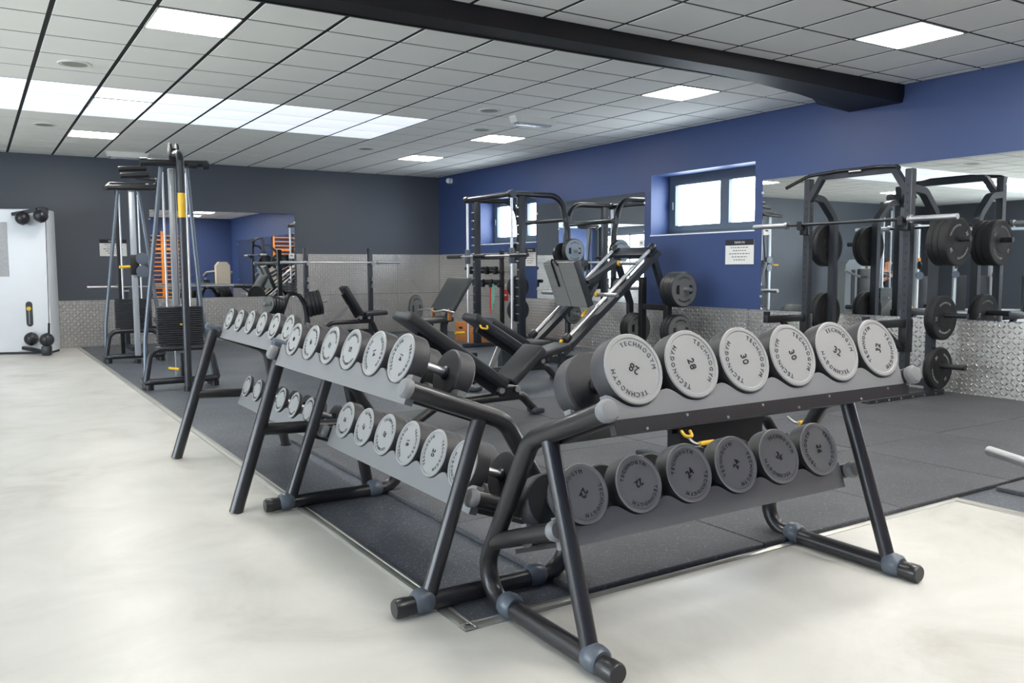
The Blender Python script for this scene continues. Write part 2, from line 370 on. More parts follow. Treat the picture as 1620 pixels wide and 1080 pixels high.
def window(name, w):
    y0, y1, z0, z1 = w; x = XW + .34; f = .055
    fr = MB(); fr.b2((x, y0, z0), (x + .07, y1, z0 + f)); fr.b2((x, y0, z1 - f), (x + .07, y1, z1)); fr.b2((x, y0, z0 + f), (x + .07, y0 + f, z1 - f)); fr.b2((x, y1 - f, z0 + f), (x + .07, y1, z1 - f))
    o = struct(fr.build(name, M_frame)); ym = (y0 + y1) / 2 - .12
    for a, b in ((y0 + f, ym), (ym, y1 - f)):
        s = MB(); t = .075
        s.b2((x - .015, a, z0 + f), (x + .045, b, z0 + f + t)); s.b2((x - .015, a, z1 - f - t), (x + .045, b, z1 - f)); s.b2((x - .015, a, z0 + f + t), (x + .045, a + t, z1 - f - t)); s.b2((x - .015, b - t, z0 + f + t), (x + .045, b, z1 - f - t))
        so = s.build('sash', M_frame, o); MB().b2((x + .012, a + t - .005, z0 + f + t - .005), (x + .018, b - t + .005, z1 - f - t + .005)).build('pane', M_glass, so)
    hb = MB(); hb.box((x - .03, y1 - f - .04, (z0 + z1) / 2), (.03, .02, .11), bev=.006); hb.build('handle', M_frame, o)
    return o
window('window_1', W1); window('window_2', W2)
for w in (W1, W2): portal((XW + TH + .01, (w[0] + w[1]) / 2, (w[2] + w[3]) / 2), w[3] - w[2], w[1] - w[0], (0, PI / 2, 0))
struct(MB().b2((XW - .006, W1[0] - .01, W1[2] - .012), (XW + .34, W1[1] + .01, W1[2] + .004)).build('trim_4', M_white))
struct(MB().b2((XW - .006, W2[0] - .01, W2[2] - .012), (XW + .34, W2[1] + .01, W2[2] + .004)).build('trim_5', M_white))
# tread plate sheets
def tread_back(x0, x1, z0, z1):
    o = MB().b2((.002, -.006, 0), (x1 - x0 - .002, 0, z1 - z0 - .003)).build('tread_plate', M_tread, wb); o.location = (x0, YB, z0)
def tread_right(y0, y1, z0, z1):     # y0 > y1, panel runs towards the camera
    o = MB().b2((.002, -.006, 0), (y0 - y1 - .002, 0, z1 - z0 - .003)).build('tread_plate', M_tread, wr); o.location = (XW, y0, z0); o.rotation_euler = (0, 0, rot_r)
for x in (-1.6, .38, 2.40, 4.42, 6.40):
    x1 = {-1.6: .38, .38: 2.40, 2.40: 4.42, 4.42: 6.40, 6.40: XW - .008}[x]
    tread_back(x, x1, .0, .752)
    if x > 4.4: tread_back(x, x1, .755, 1.505)
yy = [8.19, 6.2, 4.2, 2.2, .2, -1.8, -3.8, -5.8, -7.7]
for a, b in zip(yy, yy[1:]): tread_right(a, b, .0, .728)
tread_right(8.19, 6.66, .731, 1.503); tread_right(6.66, 5.12, .731, 1.503)
# mirrors
def mirror_back(x0, x1, z0, z1, label):
    t = thing('wall_mirror', label, 'mirror', ((x0 + x1) / 2, YB, z0)); w = x1 - x0
    MB().b2((-w / 2, -.006, 0), (w / 2, -.001, z1 - z0)).build('mirror_glass', M_mirror, t)
    for x in (-w / 2, w / 2):
        for z in (.15, z1 - z0 - .15): MB().box((x, -.006, z), (.03, .012, .03), bev=.003).build('clip', M_chrome, t)
def mirror_right(y0, y1, z0, z1, label):
    t = thing('wall_mirror', label, 'mirror', (XW, (y0 + y1) / 2, z0), rot_r); w = y0 - y1
    MB().b2((-w / 2, -.006, 0), (w / 2, -.001, z1 - z0)).build('mirror_glass', M_mirror, t)
    for x in (-w / 2, w / 2):
        for z in (.15, z1 - z0 - .15): MB().box((x, -.006, z), (.03, .012, .03), bev=.003).build('clip', M_chrome, t)
mirror_back(1.97, 4.40, .755, 2.215, 'wide wall mirror on the charcoal back wall behind the cable towers')
mirror_right(4.72, 2.08, .73, 2.262, 'wall mirror on the blue wall between the two windows behind the leg press')
mirror_right(.01, -6.9, .73, 2.24, 'long wall mirror on the blue wall behind the power rack')
# ------------------------------------------------------------------ ceiling
ce = struct(MB().b2((XL - .3, YF - .3, H + .003), (XW + .42, YB + .3, H + .16)).build('ceiling', M_grid))
VO = -1.9277
def cells(lo, hi, org):
    k = math.floor((lo - org) / .6); out = []
    while org + k * .6 < hi - .02:
        a = max(lo, org + k * .6); b = min(hi, org + (k + 1) * .6)
        if b - a > .03: out.append((k, a, b))
        k += 1
    return out
ucell = cells(XL, XW, 0.0); v1 = cells(-1.46, YB, 0.0); v2 = cells(YF, -1.74, VO)
LIGHTS = {(1, -1), (9, -1), (1, 5), (9, 5), (1, 9), (9, 9), (-7, -1), (-7, 5), (-7, 9)}
LIGHTS2 = {(9, -2), (1, -2), (-7, -2), (9, -5), (5, -5), (1, -8), (9, -8), (5, -8), (3, -7), (-7, -8)}  # off-pattern centre panels, out of view, are added to brighten the front floor
_tm = {}
def tile_mesh(a, b, m=M_tile, nm='ceiling_tile'):
    k = (round(a, 3), round(b, 3), nm)
    if k not in _tm:
        mb = MB(); x, y = a / 2 - .017, b / 2 - .013
        mb.add([(-x, -y, .0032), (x, -y, .0032), (x, y, .0032), (-x, y, .0032), (-x + .001, -y + .001, 0), (x - .001, -y + .001, 0), (x - .001, y - .001, 0), (-x + .001, y - .001, 0)],
               [(4, 7, 6, 5), (0, 1, 5, 4), (1, 2, 6, 5), (2, 3, 7, 6), (3, 0, 4, 7)])
        _tm[k] = mb.mesh(nm, m)
    return _tm[k]
sky = struct(MB().b2((XL, 2.4 + .004, H + .002), (4.2, 4.2 - .004, H + .0028)).build('window_3', M_grid))
far = MB(); NT = 0
def light_at(cx, cy, label):
    t = thing('ceiling_light', label, 'ceiling light', (cx, cy, H), 0, 'square ceiling light panels')
    f = MB(); w = .286
    for s in (-1, 1): f.b2((-w, s * w - .012 * (s > 0) * 1 - (0 if s > 0 else 0), -.004), (w, s * w + (.012 if s < 0 else 0), .0025)); 
    for s in (-1, 1): f.b2((s * w - (.012 if s > 0 else 0), -w, -.004), (s * w + (.012 if s < 0 else 0), w, .0025))
    f.build('frame', M_offw, t); MB().b2((-.275, -.275, -.001), (.275, .275, .002)).build('diffuser', M_panel, t)
lname = {(1, -1): 'large square light panel nearest the front on the left of the ceiling', (9, -1): 'square light panel just behind the black beam on the right', (1, 5): 'square light panel set inside the skylight strip',
         (9, 5): 'square light panel beside the hanging white box fixture', (1, 9): 'square light panel behind the skylight on the left', (9, 9): 'square light panel nearest the blue and charcoal wall corner'}
for zone, vc, LS in ((1, v1, LIGHTS), (2, v2, LIGHTS2)):
    for ku, xa, xb in ucell:
        for kv, ya, yb in vc:
            cx, cy = (xa + xb) / 2, (ya + yb) / 2
            if (ku, kv) in LS:
                lab = lname.get((ku, kv)) if zone == 1 else ('square light panel on the right in front of the black beam' if (ku, kv) == (9, -2) else None)
                light_at(cx, cy, lab or 'square light panel, %s column, %s, outside the picture' % ({-7: 'left', 1: 'middle', 3: 'centre', 5: 'added centre right', 9: 'right'}[ku], ({-1: 'row behind the beam', 5: 'skylight row', 9: 'back row'} if zone == 1 else {-2: 'row before the beam', -5: 'row above the nearest rack', -7: 'added over the front floor to brighten it', -8: 'front wall row'})[kv])); continue
            if zone == 1 and 4 <= kv <= 6 and ku < 7:
                o = obj('skylight_pane', tile_mesh(xb - xa - .0, yb - ya, M_sky, 'skylight_pane'), sky, (cx, cy, H - .001)); continue
            vis = xa > -.75 and (zone == 1 or (ya > -3.8 and xa > 1.1))
            if vis:
                obj('ceiling_tile', tile_mesh(xb - xa, yb - ya), ce, (cx, cy, H)); NT += 1
            else:
                x, y = (xb - xa) / 2 - .017, (yb - ya) / 2 - .013
                far.add([(cx - x, cy - y, H), (cx + x, cy - y, H), (cx + x, cy + y, H), (cx - x, cy + y, H), (cx - x, cy - y, H + .0032), (cx + x, cy - y, H + .0032), (cx + x, cy + y, H + .0032), (cx - x, cy + y, H + .0032)],
                        [(0, 3, 2, 1), (0, 1, 5, 4), (1, 2, 6, 5), (2, 3, 7, 6), (3, 0, 4, 7)])
fo = far.build('ceiling_tile', M_tile, ce); fo['kind'] = 'stuff'
# black beam with a haunch at the right wall
mb = MB(); secs = [(XL, .12, 0), (4.9, .12, 0), (5.5, .125, .0), (6.2, .14, .18), (6.75, .155, .42), (XW + .01, .17, .74)]
vs = []; fs = []
for x, d, wd in secs:
    y0, y1 = -1.745, -1.455 + wd
    vs += [(x, y0, H + .02), (x, y0, H - d * .62), (x, y0 + .02, H - d), (x, y1 - .0 - wd * .55, H - d), (x, y1, H - d * (.5 if wd == 0 else .12)), (x, y1, H + .02)]
for i in range(len(secs) - 1):
    for j in range(6): fs.append((i * 6 + j, i * 6 + (j + 1) % 6, (i + 1) * 6 + (j + 1) % 6, (i + 1) * 6 + j))
fs += [tuple(range(5, -1, -1)), tuple(len(vs) - 6 + j for j in range(6))]
mb.add(vs, fs); mb.b2((XL, -1.48, H - .125), (5.4, -1.452, H - .105)); bo = struct(mb.build('beam', M_beam, sharp=25)); bo['label'] = 'black painted beam crossing the ceiling'
# speakers, fixtures, camera
for n, (cx, cy, lab) in enumerate(((.30, 1.50, 'round ceiling speaker in front of the skylight on the left'), (.30, 5.12, 'round ceiling speaker behind the skylight at far left'), (4.50, 5.10, 'round ceiling speaker behind the right end of the skylight'), (4.50, 1.52, 'round ceiling speaker beside the hanging white box fixture'), (5.10, 2.72, 'round ceiling grille between box fixture and light panel'))):
    t = thing('ceiling_speaker', lab, 'speaker', (cx, cy, H), 0, 'round ceiling speakers')
    MB().lathe([(.138, .0), (.138, -.006), (.128, -.010), (.120, -.007)], (0, 0, 0), (0, 0, 1), 32).build('ring', M_offw, t); MB().lathe([(.0, -.0075), (.06, -.009), (.121, -.006), (.121, 0)], (0, 0, 0), (0, 0, 1), 32).build('grille', M_speak, t)
def box_fixture(cx, cy, rz, lab):
    t = thing('hanging_fixture', lab, 'fixture', (cx, cy, H), rz)
    MB().prism([(-.30, 0), (.30, 0), (.27, -.075), (-.27, -.075)], (0, -.07, 0), (1, 0, 0), (0, 0, 1), (0, .14, 0)).build('housing', M_offw, t)
    MB().prism([(-.24, -.075), (.24, -.075), (.22, -.10), (-.22, -.10)], (0, -.05, 0), (1, 0, 0), (0, 0, 1), (0, .10, 0)).build('lens', M_silver, t)
    MB().box((-.2, 0, -.1), (.08, .06, .006)).build('pictogram_window', M_white, t)
box_fixture(5.19, 1.66, 0, 'white elongated box fixture hung under the ceiling beside a light panel'); box_fixture(1.55, 7.35, 0, 'white elongated box fixture under the ceiling above the cable towers')
t = thing('security_camera', 'small white dome camera on the blue wall in the upper corner', 'camera', (XW, 7.66, 2.90), rot_r)
MB().lathe([(.055, 0), (.055, -.03), (.05, -.04)], (0, 0, 0), (0, 1, 0), 20).build('base', M_white, t); MB().ball((0, -.06, 0), .055, sc=(1, 1, 1)).build('dome', M_white, t); MB().ball((-.03, -.095, -.01), .026).build('lens', M_letter, t)
# notices
def notice(name, wall, pos, w, h, lab, lines=5):
    if wall == 'b': t = thing(name, lab, 'sign', (pos[0], YB, pos[1]))
    else: t = thing(name, lab, 'sign', (XW, pos[0], pos[1]), rot_r)
    MB().b2((-w / 2, -.012, 0), (w / 2, -.006, h)).build('sheet', M_paper, t)
    MB().b2((-w / 2, -.0135, h * .77), (w / 2, -.0122, h)).build('header', M_ink, t)
    tx = MB(); put_text(tx, 'TEMPS FH' if wall == 'r' else 'TEMPS FH', (0, -.0137, h * .885), (1, 0, 0), (0, 0, 1), h * .13, .0006); tx.build('header_text', M_paper, t)
    ln = MB(); ws = [.62, .46, .72, .54, .4]
    for k in range(lines):
        z = h * (.68 - .125 * k); x = -w * ws[k % 5] / 2
        while x < w * ws[k % 5] / 2 - .01:
            q = random.uniform(.018, .045); ln.b2((x, -.0128, z - .006), (min(x + q, w * ws[k % 5] / 2), -.0121, z + .006)); x += q + .012
    ln.build('text_line', M_greyink, t)['kind'] = 'stuff'
notice('wall_notice', 'r', (.35, 1.262), .45, .298, 'white notice with dark header on the blue wall below the window')
notice('wall_notice', 'r', (4.93, 1.262), .36, .298, 'white notice on the narrow blue strip behind the smith machine')
notice('wall_notice', 'b', (1.405, 1.452), .40, .268, 'white notice with dark header on the charcoal wall behind a cable tower')
for (x, y, z, w) in (('b', 4.33, 1.42, .1), ('r', 2.14, 1.52, .1), ('r', -.06, 1.60, .1)):
    t = thing('mirror_sticker', {4.33: 'small white sticker on the right edge of the back wall mirror', 2.14: 'small white sticker on the mirror behind the leg press', -.06: 'small white sticker on the mirror edge beside the window'}[y], 'sticker', (y, YB - .0065, z) if x == 'b' else (XW - .0065, y, z), 0 if x == 'b' else rot_r)
    MB().b2((-w / 2, -.001, 0), (w / 2, 0, w * .9)).build('sheet', M_paper, t); q = MB(); q.prism([(.02, .0), (.028, .012), (-.012, .02), (-.026, .006)], (0, -.0015, .04), (1, 0, 0), (0, 0, 1), (0, .0005, 0)); q.build('mark', M_ink, t)
# ================================================================== dumbbell racks
TL = math.radians(20.5); CT, ST = math.cos(TL), math.sin(TL)
def sp(y0, z0, s, h): return (y0 + s * CT + h * ST, z0 - s * ST + h * CT)     # tilted shelf coordinates -> (y, z)
SPC = .243
def saddle_mesh(Lh, y0, z0, s0, s1, h0, amp, spc, n, name):
    pts = []; x = -Lh
    K = 96
    for k in range(K + 1):
        x = -Lh + 2 * Lh * k / K
        if abs(x) > spc * n / 2: h = amp
        else: h = amp * (.5 * (1 + math.cos(2 * PI * (x / spc + n / 2)))) ** 1.5
        pts.append((x, h))
    mb = MB(); vs = []; fs = []
    for s in (s0, s1):
        for x, h in pts:
            y, z = sp(y0, z0, s, h0); vs.append((x, y, z)); y, z = sp(y0, z0, s, h); vs.append((x, y, z))
    n2 = 2 * (K + 1)
    for k in range(K):
        a = 2 * k
        fs += [(a, a + 2, a + 3, a + 1), (n2 + a, n2 + a + 1, n2 + a + 3, n2 + a + 2), (a + 1, a + 3, n2 + a + 3, n2 + a + 1), (a, n2 + a, n2 + a + 2, a + 2)]
    fs += [(0, 1, n2 + 1, n2), (2 * K, n2 + 2 * K, n2 + 2 * K + 1, 2 * K + 1)]
    mb.add(vs, fs); return mb
def shelf(t, Lh, y0, z0, amp, name, h0=-.034):
    sd = saddle_mesh(Lh, y0, z0, .012, .045, h0, amp, SPC, 6, 'saddle').build('saddle', M_plastic, t)
    saddle_mesh(Lh, y0, z0, .205, .24, -.034, amp, SPC, 6, 'saddle').build('saddle', M_plastic, t)
    mb = MB(); pr = [(.004, -.034), (.31, -.034), (.31, -.05), (.03, -.05), (.03, -.078), (.004, -.078)] if name == 'wide' else [(.046, -.034), (.31, -.034), (.31, -.05), (.046, -.05)]
    q = [sp(y0, z0, s, h) for s, h in pr]
    mb.prism(q, (-Lh, 0, 0), (0, 1, 0), (0, 0, 1), (2 * Lh, 0, 0)); st = mb.build('shelf_tray', M_black, t)
    if name != 'wide': return
    b = MB()
    for k in range(8):
        x = -Lh + .12 + (2 * Lh - .24) * k / 7
        y, z = sp(y0, z0, .004, -.045 if k % 2 else -.07); b.cyl((x, y + .002, z), (x, y - .003, z - 0), .0045, 8)
    b.build('bolt', M_steel, st)['kind'] = 'stuff'
def frame_bits(t, x, s):
    fr = MB(); fr.tube([(x, -.535, .036), (x, .251, .036), (x, -.1136, .656), (x, -.512, .810)], .033, fil=[.11, .13], n=16, fn=10); f = fr.build('side_frame', M_matt, t)
    MB().tube([(x, -.442, .05), (x, -.225, .675)], .029, n=14).build('leg', M_matt, t)
    MB().tube([(x, .118, .249), (x, -.255, .385)], .031, n=14).build('shelf_bar', M_matt, t)
    for y, z, dy, dz in ((-.512, .810, -.93, .36), (-.255, .385, -.93, .34)):
        c = MB(); c.lathe([(.033, -.012), (.036, 0), (.036, .012), (.028, .022), (0, .026)], (x, y, z), (0, dy, dz), 20); c.build('bar_cap', M_plastic, t)
    for y in (-.465, .02):
        c = MB(); c.lathe([(.034, -.036), (.043, -.026), (.046, 0), (.043, .026), (.034, .036)], (x, y, .036 + .008), (0, 1, 0), 20); c.build('foot_collar', M_cap, t)
    c = MB(); c.lathe([(.0, -.575), (.03, -.575), (.035, -.568), (.035, -.53)], (x, 0, .036), (0, 1, 0), 20); c.build('end_cap', M_matt, t)
def rack(loc, rz, Ls, label, wide=False):
    t = thing('dumbbell_rack', label, 'dumbbell rack', loc, rz, 'dumbbell racks'); Lh = Ls / 2
    for x, s in ((-Lh, -1), (Lh, 1)): frame_bits(t, x, s)
    shelf(t, Lh - .03, -.50, .813, .046, 'wide' if wide else 'top', -.034 if wide else -.062); shelf(t, Lh - .03, -.245, .378, .046, 'low', -.06)
    for x in (-Lh + .02, Lh - .02):
        for y, z in (sp(-.5, .813, .15, -.02), sp(-.245, .378, .15, -.02)): MB().box((x, y, z), (.07, .06, .02), R=Matrix.Rotation(-TL, 3, 'X')).build('bracket', M_matt, t)
    return t
RA = rack((1.752, -4.455, 0), 0, 1.505, 'black tubular two-tier rack nearest the camera holding the heaviest dumbbells', True)
RB = rack((1.218, -3.46, .005), -PI / 2, 1.555, 'middle two-tier tubular dumbbell rack standing along the rubber edge')
def rack_old(loc, rz, Ls, label):
    t = thing('dumbbell_rack', label, 'dumbbell rack', loc, rz, 'dumbbell racks'); Lh = Ls / 2
    for x in (-Lh, Lh):
        MB().tube([(x, -.69, 0), (x, -.425, .835)], .034, n=16).build('leg', M_matt, t)
        MB().tube([(x, -.43, .818), (x, -.085, .69), (x, .035, 0)], .031, fil=.10, n=14).build('side_frame', M_matt, t)
        MB().tube([(x, -.56, .412), (x, -.02, .392)], .031, n=14).build('shelf_bar', M_matt, t)
        c = MB(); c.box((x, -.43, .845), (.062, .10, .04), R=Matrix.Rotation(-TL, 3, 'X'), bev=.012); c.build('bar_cap', M_cap, t)
        MB().cyl((x, .035, 0), (x, .035, .012), .038).build('foot_pad', M_bumper, t)
    shelf(t, Lh + .0, -.385, .842, .044, 'top', -.06); shelf(t, Lh - .03, -.285, .392, .045, 'low', -.06)
    return t
RC = rack_old((1.215, -1.84, .0), -PI / 2, 1.48, 'far two-tier rack with straight slanted legs holding the smallest dumbbells')
# ------------------------------------------------------------------ dumbbells
_dm = {}
def dumbbell(rackloc, rz, x, y0, z0, s0, R, Lh, gap, num, spin, label, grp, spinfar=0.0):
    """head radius R, head length Lh, handle gap; local y is the axis, -y end faces away from the rack user"""
    key = (round(R, 3), round(Lh, 3), round(gap, 3))
    if key not in _dm:
        hd = {}
        for s in (-1, 1):
            o = s * gap / 2
            mb = MB(); mb.lathe([(.018, 0), (R * .93, .0), (R * .985, .006), (R, .016), (R, Lh - .012), (R * .985, Lh - .004)], (0, o, 0), (0, s, 0), 40)
            cp = MB(); cp.lathe([(R * .985, Lh - .004), (R * .955, Lh), (R * .87, Lh), (R * .845, Lh - .003), (0, Lh - .003)], (0, o, 0), (0, s, 0), 40)
            hd[s] = (mb.mesh('head', M_rub, 30), cp.mesh('end_cap', M_face, 25))
        h = MB(); h.cyl((0, -gap / 2 - .002, 0), (0, gap / 2 + .002, 0), .0165, 18); cm = []
        for s in (-1, 1): cm.append(MB().lathe([(.026, 0), (.026, .008), (.02, .014)], (0, s * gap / 2, 0), (0, -s, 0), 18).mesh('collar', M_gun))
        _dm[key] = (hd, h.mesh('handle', M_chrome), cm)
    hd, hm, cm = _dm[key]
    ends = {}
    for s in (-1, 1):
        k2 = key + (num, s)
        if k2 not in _dm:
            tx = MB(); yf = s * (gap / 2 + Lh - .003); uy = Vector((0, 0, 1)); ux = Vector((1, 0, 0)) if s < 0 else Vector((-1, 0, 0))
            o = Vector((0, yf, 0))
            ms = []
            for q in (1, -1): tx = MB(); arc_text(tx, 'TECHNOGYM', o, ux, uy, R * .71, R * .185, q * PI / 2, .0018, gap=.3); ms.append(tx.mesh('lettering', M_emboss))
            if num: tx = MB(); put_text(tx, str(num), o, ux, uy, R * .34, .0022); ms.append(tx.mesh('number', M_letter))
            _dm[k2] = ms
        ends[s] = _dm[k2]
    tot = 2 * Lh + gap
    y, z = sp(y0, z0, s0 + tot / 2, R)
    root = thing('dumbbell', label, 'dumbbell', (0, 0, 0), 0, grp)
    c, sn = math.cos(rz), math.sin(rz)
    root.location = (rackloc[0] + x * c - y * sn, rackloc[1] + x * sn + y * c, rackloc[2] + z + .0005)
    root.rotation_mode = 'YXZ'; root.rotation_euler = (-TL, 0, rz)
    obj('handle', hm, root)
    for q in cm: obj('collar', q, root)
    for s in (-1, 1):
        hh = obj('head', hd[s][0], root); ee = obj('end_cap', hd[s][1], hh)
        for q in ends[s]: obj(q.name.split('.')[0], q, hh, rot=(0, spin if s < 0 else spinfar, 0))
    return root
ordn = ['leftmost', 'second from left', 'third from left', 'fourth from left', 'fifth from left', 'rightmost']
D = math.radians
la = RA.location; lb = RB.location; lc = RC.location
top = [(28, 215), (28, 80), (30, 82), (30, 78), (32, 35), (32, -70)]
for i, (n, a) in enumerate(top):
    dumbbell(la, 0, SPC * (i - 2.5) + .006, -.50, .813, 0, .1145, .08, .125, n, D(a), 'grey round dumbbell marked %d, %s on the top shelf of the nearest rack' % (n, ordn[i]), 'dumbbells on the nearest rack', D(40 * i))
bot = [(22, 130), (22, 160), (24, -30), (24, -60), (26, 30), (26, 95)]
for i, (n, a) in enumerate(bot):
    dumbbell(la, 0, SPC * (i - 2.5) + .006, -.245, .378, 0, (.104, .104, .110, .110, .111, .111)[i], .076, .125, n, D(a), 'grey round dumbbell marked %d, %s on the bottom shelf of the nearest rack' % (n, ordn[i]), 'dumbbells on the nearest rack', D(40 * i))
for i, (n, R, a) in enumerate(((10, .0775, 10), (10, .079, 40), (12, .083, 20), (12, .084, 0), (14, .088, 75), (14, .091, 100))):
    dumbbell(lb, -PI / 2, SPC * (i - 2.5) * .985 + .03, -.50, .813, .0, R * 1.05, .052 + .004 * i, .125, n, D(a), 'grey faced round dumbbell, %s on the top shelf of the middle rack' % ordn[i], 'dumbbells on the middle rack', D(30 * i))
for i, (n, R, a) in enumerate(((16, .092, 0), (16, .093, 30), (18, .096, 20), (18, .098, 85), (20, .099, 95), (20, .099, 60))):
    dumbbell(lb, -PI / 2, SPC * (i - 2.5) * .995 + .01, -.245, .378, .0, R * 1.03, .068, .125, n, D(a), 'grey faced round dumbbell, %s on the bottom shelf of the middle rack' % ordn[i], 'dumbbells on the middle rack', D(30 * i))
for i, (n, R, a) in enumerate(((4, .064, 0), (4, .064, 20), (6, .066, 50), (6, .067, 10), (8, .069, 0), (8, .069, 0))):
    dumbbell(lc, -PI / 2, SPC * (i - 2.5), -.385, .842, .0, R * 1.13, .036 + .002 * i, .125, n, D(a), 'small grey faced dumbbell, %s on the top shelf of the far rack' % ordn[i], 'dumbbells on the far rack', D(30 * i))
for i, (n, R, a) in enumerate(((0, .072, 0), (0, .072, 20), (0, .073, 50), (0, .075, 10), (0, .076, 0), (0, .077, 0))):
    dumbbell(lc, -PI / 2, SPC * (i - 2.5), -.285, .392, .0, R, .026, .125, n, D(a), 'thin disc dumbbell, %s on the bottom shelf of the far rack' % ordn[i], 'dumbbells on the far rack', D(30 * i))
# ================================================================== cable towers
def tower(loc, label, far=False):
    t = thing('cable_tower', label, 'cable machine', loc, 0, 'cable towers'); zt = 2.29
    b = MB(); b.tube([(-.37, .18, .085), (-.37, -.02, .085), (.34, -.02, .085), (.34, .18, .085)], .034, fil=.08, n=12); b.build('base_tube', M_gun, t)
    for x, y in ((-.34, .18), (.31, .18), (-.34, 0), (.31, 0), (-.02, -.30 if not far else -.2)): MB().cyl((x, y, .0), (x, y, .055), .042, 14).build('foot_pad', M_black, t)
    a = MB(); a.tube([(-.37, 0, .085), (-.31, .02, .415), (.28, .02, .415), (.34, 0, .085)], .03, fil=.12, n=12); a.build('arch_tube', M_gun, t)
    sy = .10
    st = MB(); n = 17
    for k in range(n):
        z = .45 + .0232 * k; st.box((-.005, sy, z + .0095), (.45, .11, .0185), bev=.003, seg=1)
    so = st.build('weight_stack', M_stack, t); so['kind'] = 'stuff'
    MB().box((-.005, sy, .43), (.30, .09, .035)).build('stack_base', M_black, t)
    MB().tube([(-.005, sy - .062, .66), (-.005, sy - .085, .66)], .011, n=8).build('selector_pin', M_yellow, t)
    for x in (-.12, .11): MB().cyl((x, sy, .84), (x, sy, 2.22), .0125, 10).build('guide_rod', M_chrome, t)
    cy = sy + .10 if not far else -.19
    MB().box((-.01, cy, (2.27 + .1) / 2), (.072, .05, 2.17), bev=.008).build('column', M_silver, t)
    MB().tube([(-.13, sy, zt - .02), (-.345, sy, .52), (-.36, sy - .02, .09)], .0225, fil=.2, n=10).build('leg', M_leg, t)
    MB().tube([(.12, sy, zt - .02), (.215, sy, .84), (.32, sy - .02, .09)] if not far else [(.12, sy, zt - .02), (.31, sy, .60), (.33, sy - .02, .09)], .0225, fil=.2, n=10).build('leg', M_leg, t)
    if not far:
        f = MB(); f.tube([(-.02, -.30, 0), (-.02, -.30, 2.37), (-.01, .08, 2.40)], .036, fil=.10, n=14); ft = f.build('front_post', M_gun, t)
        y = MB(); y.lathe([(.0368, 1.74), (.0375, 1.745), (.0375, 1.975), (.0368, 1.98)], (-.02, -.30, 0), (0, 0, 1), 20); y.build('caution_label', M_yellow, ft)
        MB().tube([(-.33, .02, 2.30), (.31, .02, 2.32)], .036, n=14).build('pull_up_bar', M_matt, t)
        for x0, x1 in ((-.34, -.27), (.12, .2), (.26, .32)): MB().tube([(x0, .02, 2.30), (x1, .02, 2.305)], .042, n=14).build('grip_collar', M_gun, t)
        for dx in (-.035, .03): MB().lathe([(.07, -.012), (.075, 0), (.07, .012)], (dx - .01, .05, 2.44), (1, 0, 0), 20).build('pulley_wheel', M_gun, t)
        MB().box((-.01, .05, 2.40), (.10, .05, .12), bev=.01).build('pulley_bracket', M_matt, t)
        MB().tube([(-.16, -.07, .22), (-.07, -.12, .21)], .014, n=8).build('handle_grip', M_yellow, t); MB().tube([(.13, -.07, .23), (.18, -.12, .23)], .014, n=8).build('handle_grip', M_yellow, t)
        MB().box((-.02, -.08, .25), (.05, .06, .24), bev=.01).build('pulley_block', M_black, t)
    else:
        MB().tube([(-.31, -.25, 2.26), (-.24, -.05, 2.33), (.2, -.05, 2.33), (.30, -.22, 2.33)], .032, fil=.05, n=12).build('pull_up_bar', M_matt, t)
        MB().tube([(-.30, -.25, 2.27), (.28, -.25, 2.29), (.36, -.05, 2.42), (.10, .1, 2.46)], .034, fil=.08, n=12).build('pull_up_bar', M_matt, t)
        for y, z in ((-.1, 2.44), (.05, 2.54)): MB().tube([(-.12, y, z), (.22, y, z + .03)], .036, n=12).build('grip_bar', M_matt, t)
        c = MB(); c.box((-.01, cy - .02, 1.29), (.11, .11, .26), bev=.015); co = c.build('carriage', M_black, t)
        for z in (1.37, 1.205): p = MB(); p.lathe([(.02, -.02), (.076, -.018), (.078, 0), (.076, .018), (0, .024)], (.075, cy - .07, z), (0, -1, 0), 22); p.build('pulley_cover', M_cap, co)
        MB().tube([(-.07, cy - .06, 1.265), (-.20, cy - .08, 1.26)], .019, n=10).build('handle_grip', M_yellow, co)
        for k in range(10): pass
        MB().box((-.14, .16, 1.2), (.05, .05, 2.2), bev=.006).build('rear_post', M_black, t)
    MB().tube([(-.01, sy - .03, 2.38), (-.01, sy - .03, .86)], .004, n=6).build('cable', M_letter, t)
    return t
tower((1.27, 2.35, .005), 'nearer tall cable tower with yellow label on its front post')
tower((1.262, 5.33, .005), 'farther cable tower with round pulley covers and a yellow handle', True)
# ------------------------------------------------------------------ white cabinet cable machine at the left edge
ang = math.atan2(-.27, .70)
t = thing('cabinet_cable_machine', 'tall white cabinet cable machine at the left edge by the back wall', 'cable machine', (.405, 7.34, 0), ang)
MB().b2((-1.25, 0, .03), (0, .42, 2.12), bev=.02).build('cabinet', M_white, t); MB().b2((-1.22, .02, 0), (-.02, .40, .035)).build('plinth', M_black, t)
MB().b2((-1.05, -.004, 1.14), (-.52, .001, 1.93)).build('instruction_panel', mat('printed_grey_panel', (168, 170, 172), .6, var=.25, vscale=26), t)
sl = MB(); sl.prism([(.045 * math.cos(PI * k / 10), .14 + .045 * math.sin(PI * k / 10)) for k in range(11)] + [(-.045 * math.cos(PI * k / 10), -.14 - .045 * math.sin(PI * k / 10)) for k in range(11)], (-.28, -.006, .59), (1, 0, 0), (0, 0, 1), (0, .012, 0)); so = sl.build('selector_slot', M_letter, t)
MB().lathe([(.03, 0), (.03, .02), (0, .026)], (-.28, -.006, .67), (0, -1, 0), 16).build('selector_knob', M_yellow, so)
MB().box((-.28, -.012, .55), (.012, .01, .22)).build('selector_rail', M_grey, so)
